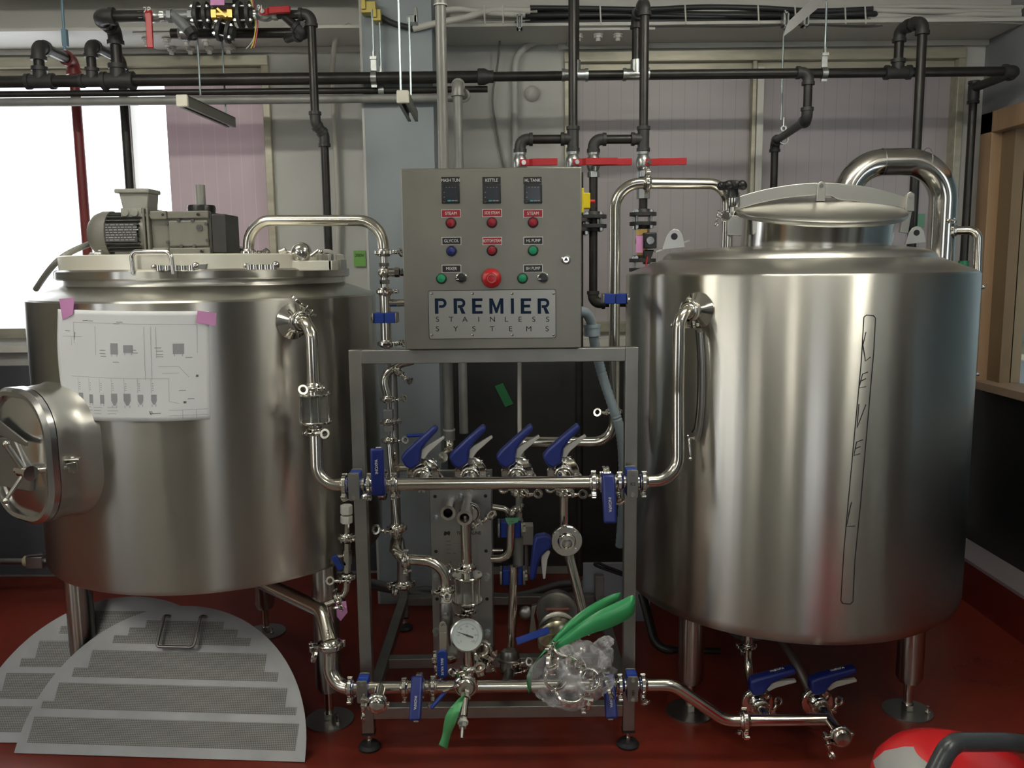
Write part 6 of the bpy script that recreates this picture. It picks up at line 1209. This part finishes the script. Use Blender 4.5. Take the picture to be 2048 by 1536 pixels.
for k, (px, py) in enumerate(((1966, 574), (1955, 748))):
    q = W(px, py, 3.05); t = thing('side_valve', ['upper', 'lower'][k]+' small valve knob sticking out of the right side of the kettle', 'valve', q); obj('knob', MB().ball(q, .008).cyl(q-V((.03, 0, 0)), q, .004), SHINY, t); obj('grip', MB().bb(q+V((-.03, -.01, -.055)), q+V((-.008, .01, -.012))), BLUEB, t, .005)
# ---------------------------------------------------------------- wall details
tag(obj('conduit', MB().tube(smooth_path([W(1000, 77, 4.3), W(995, 130, 4.35), W(985, 200, 4.37), W(996, 275, 4.38), W(1010, 350, 4.38)]), .005), mat('grey thin cable', (.22, .22, .2), .5)), 'thin loose cable hanging on the wall above the panel', 'cable')
tag(obj('conduit', MB().tube([W(1090, 82, 4.37), W(1030, 84, 4.37), W(1030, 345, 4.37), W(1035, 480, 4.37)], .016, .13, n=14), WALLM), 'white painted conduit bending down the wall above the panel', 'conduit')
tag(obj('wall_plug', MB().lathe([(.038, 0), (.038, .01), (.03, .028), (.012, .04), (0, .042)], W(1064, 188, YB-.001), (0, -1, 0), 28), BEAMM), 'round white domed plug on the wall above the panel', 'plug')
tag(obj('conduit', MB().tube([W(700, 50, 4.2), W(672, 62, 4.2), W(665, 130, 4.3), W(668, 230, 4.36), W(676, 400, 4.36), W(676, 640, 4.36)], .012, .12, n=14), WHITEP), 'pale plastic conduit running down the wall left of the column', 'conduit')
tag(obj('paper_note', MB().bb(W(708, 533, 4.38), W(731, 501, 4.384)), GREENS), 'green paper note reading 200V on the wall left of the column', 'note')
gn = bpy.data.objects['paper_note']; text('200V', .022, MARK, gn, W(719, 511, 4.378), EX, V((0, 0, 1)), th=.0002)
t = thing('hose_conduit', 'blue grey flexible conduit with threaded coupling dropping right of the panel', 'conduit', W(1185, 660, 2.95))
HC = mat('blue grey conduit', (.25, .31, .35), .4)
obj('elbow', MB().tube(smooth_path([V((PX1-.02, 2.80, W(1150, 622, 2.8).z)), W(1168, 624, 2.85), W(1180, 638, 2.88), W(1184, 655, 2.9)]), .0165), HC, t)
obj('coupling', MB().cyl(W(1185, 672, 2.9), W(1184, 652, 2.9), .027, n=10).cyl(W(1184, 655, 2.9), W(1184, 649, 2.9), .029), HC, t)
hp = smooth_path([W(1186, 668, 2.9), W(1193, 705, 2.92), W(1206, 755, 2.94), W(1226, 815, 2.93), W(1240, 860, 2.93), W(1246, 920, 2.95), W(1246, 1000, 3.0), W(1240, 1090, 3.1)], 14)
obj('ribbed_hose', MB().tube(hp, .0165, rr=lambda q: .0165+.0012*math.cos(q*90*PI)), HC, t)
# third tank at the left edge, small valve
tk = thing('steel_tank', 'dark steel tank cut off at the left edge behind the manway door', 'tank', (-3.06, 3.78, 0))
obj('body', MB().lathe([(0, 0), (.53, 0), (.54, .02), (.54, 1.9), (.4, 2.0), (0, 2.05)], (-3.06, 3.78, 0), n=96), mat('dark reflecting tank', (.33, .32, .31), .25, 1), tk)
q = W(72, 1122, 4.1); vt = thing('ball_valve', 'small steel valve on a nipple low behind the mash tun at the left', 'valve', q)
obj('body', MB().cyl(q-V((.22, 0, 0)), q+V((.22, 0, 0)), .016).bb(q+V((-.035, -.03, -.03)), q+V((.045, .03, .03))), PLATE, vt, .004); obj('lever', MB().bar(q+V((-.03, -.02, .035)), q+V((.05, -.02, .045)), .02, .006), GALV, vt); obj('seal', MB().cyl(q-V((.055, 0, 0)), q-V((.035, 0, 0)), .026), mat('cream seal', (.45, .40, .25), .5), vt)
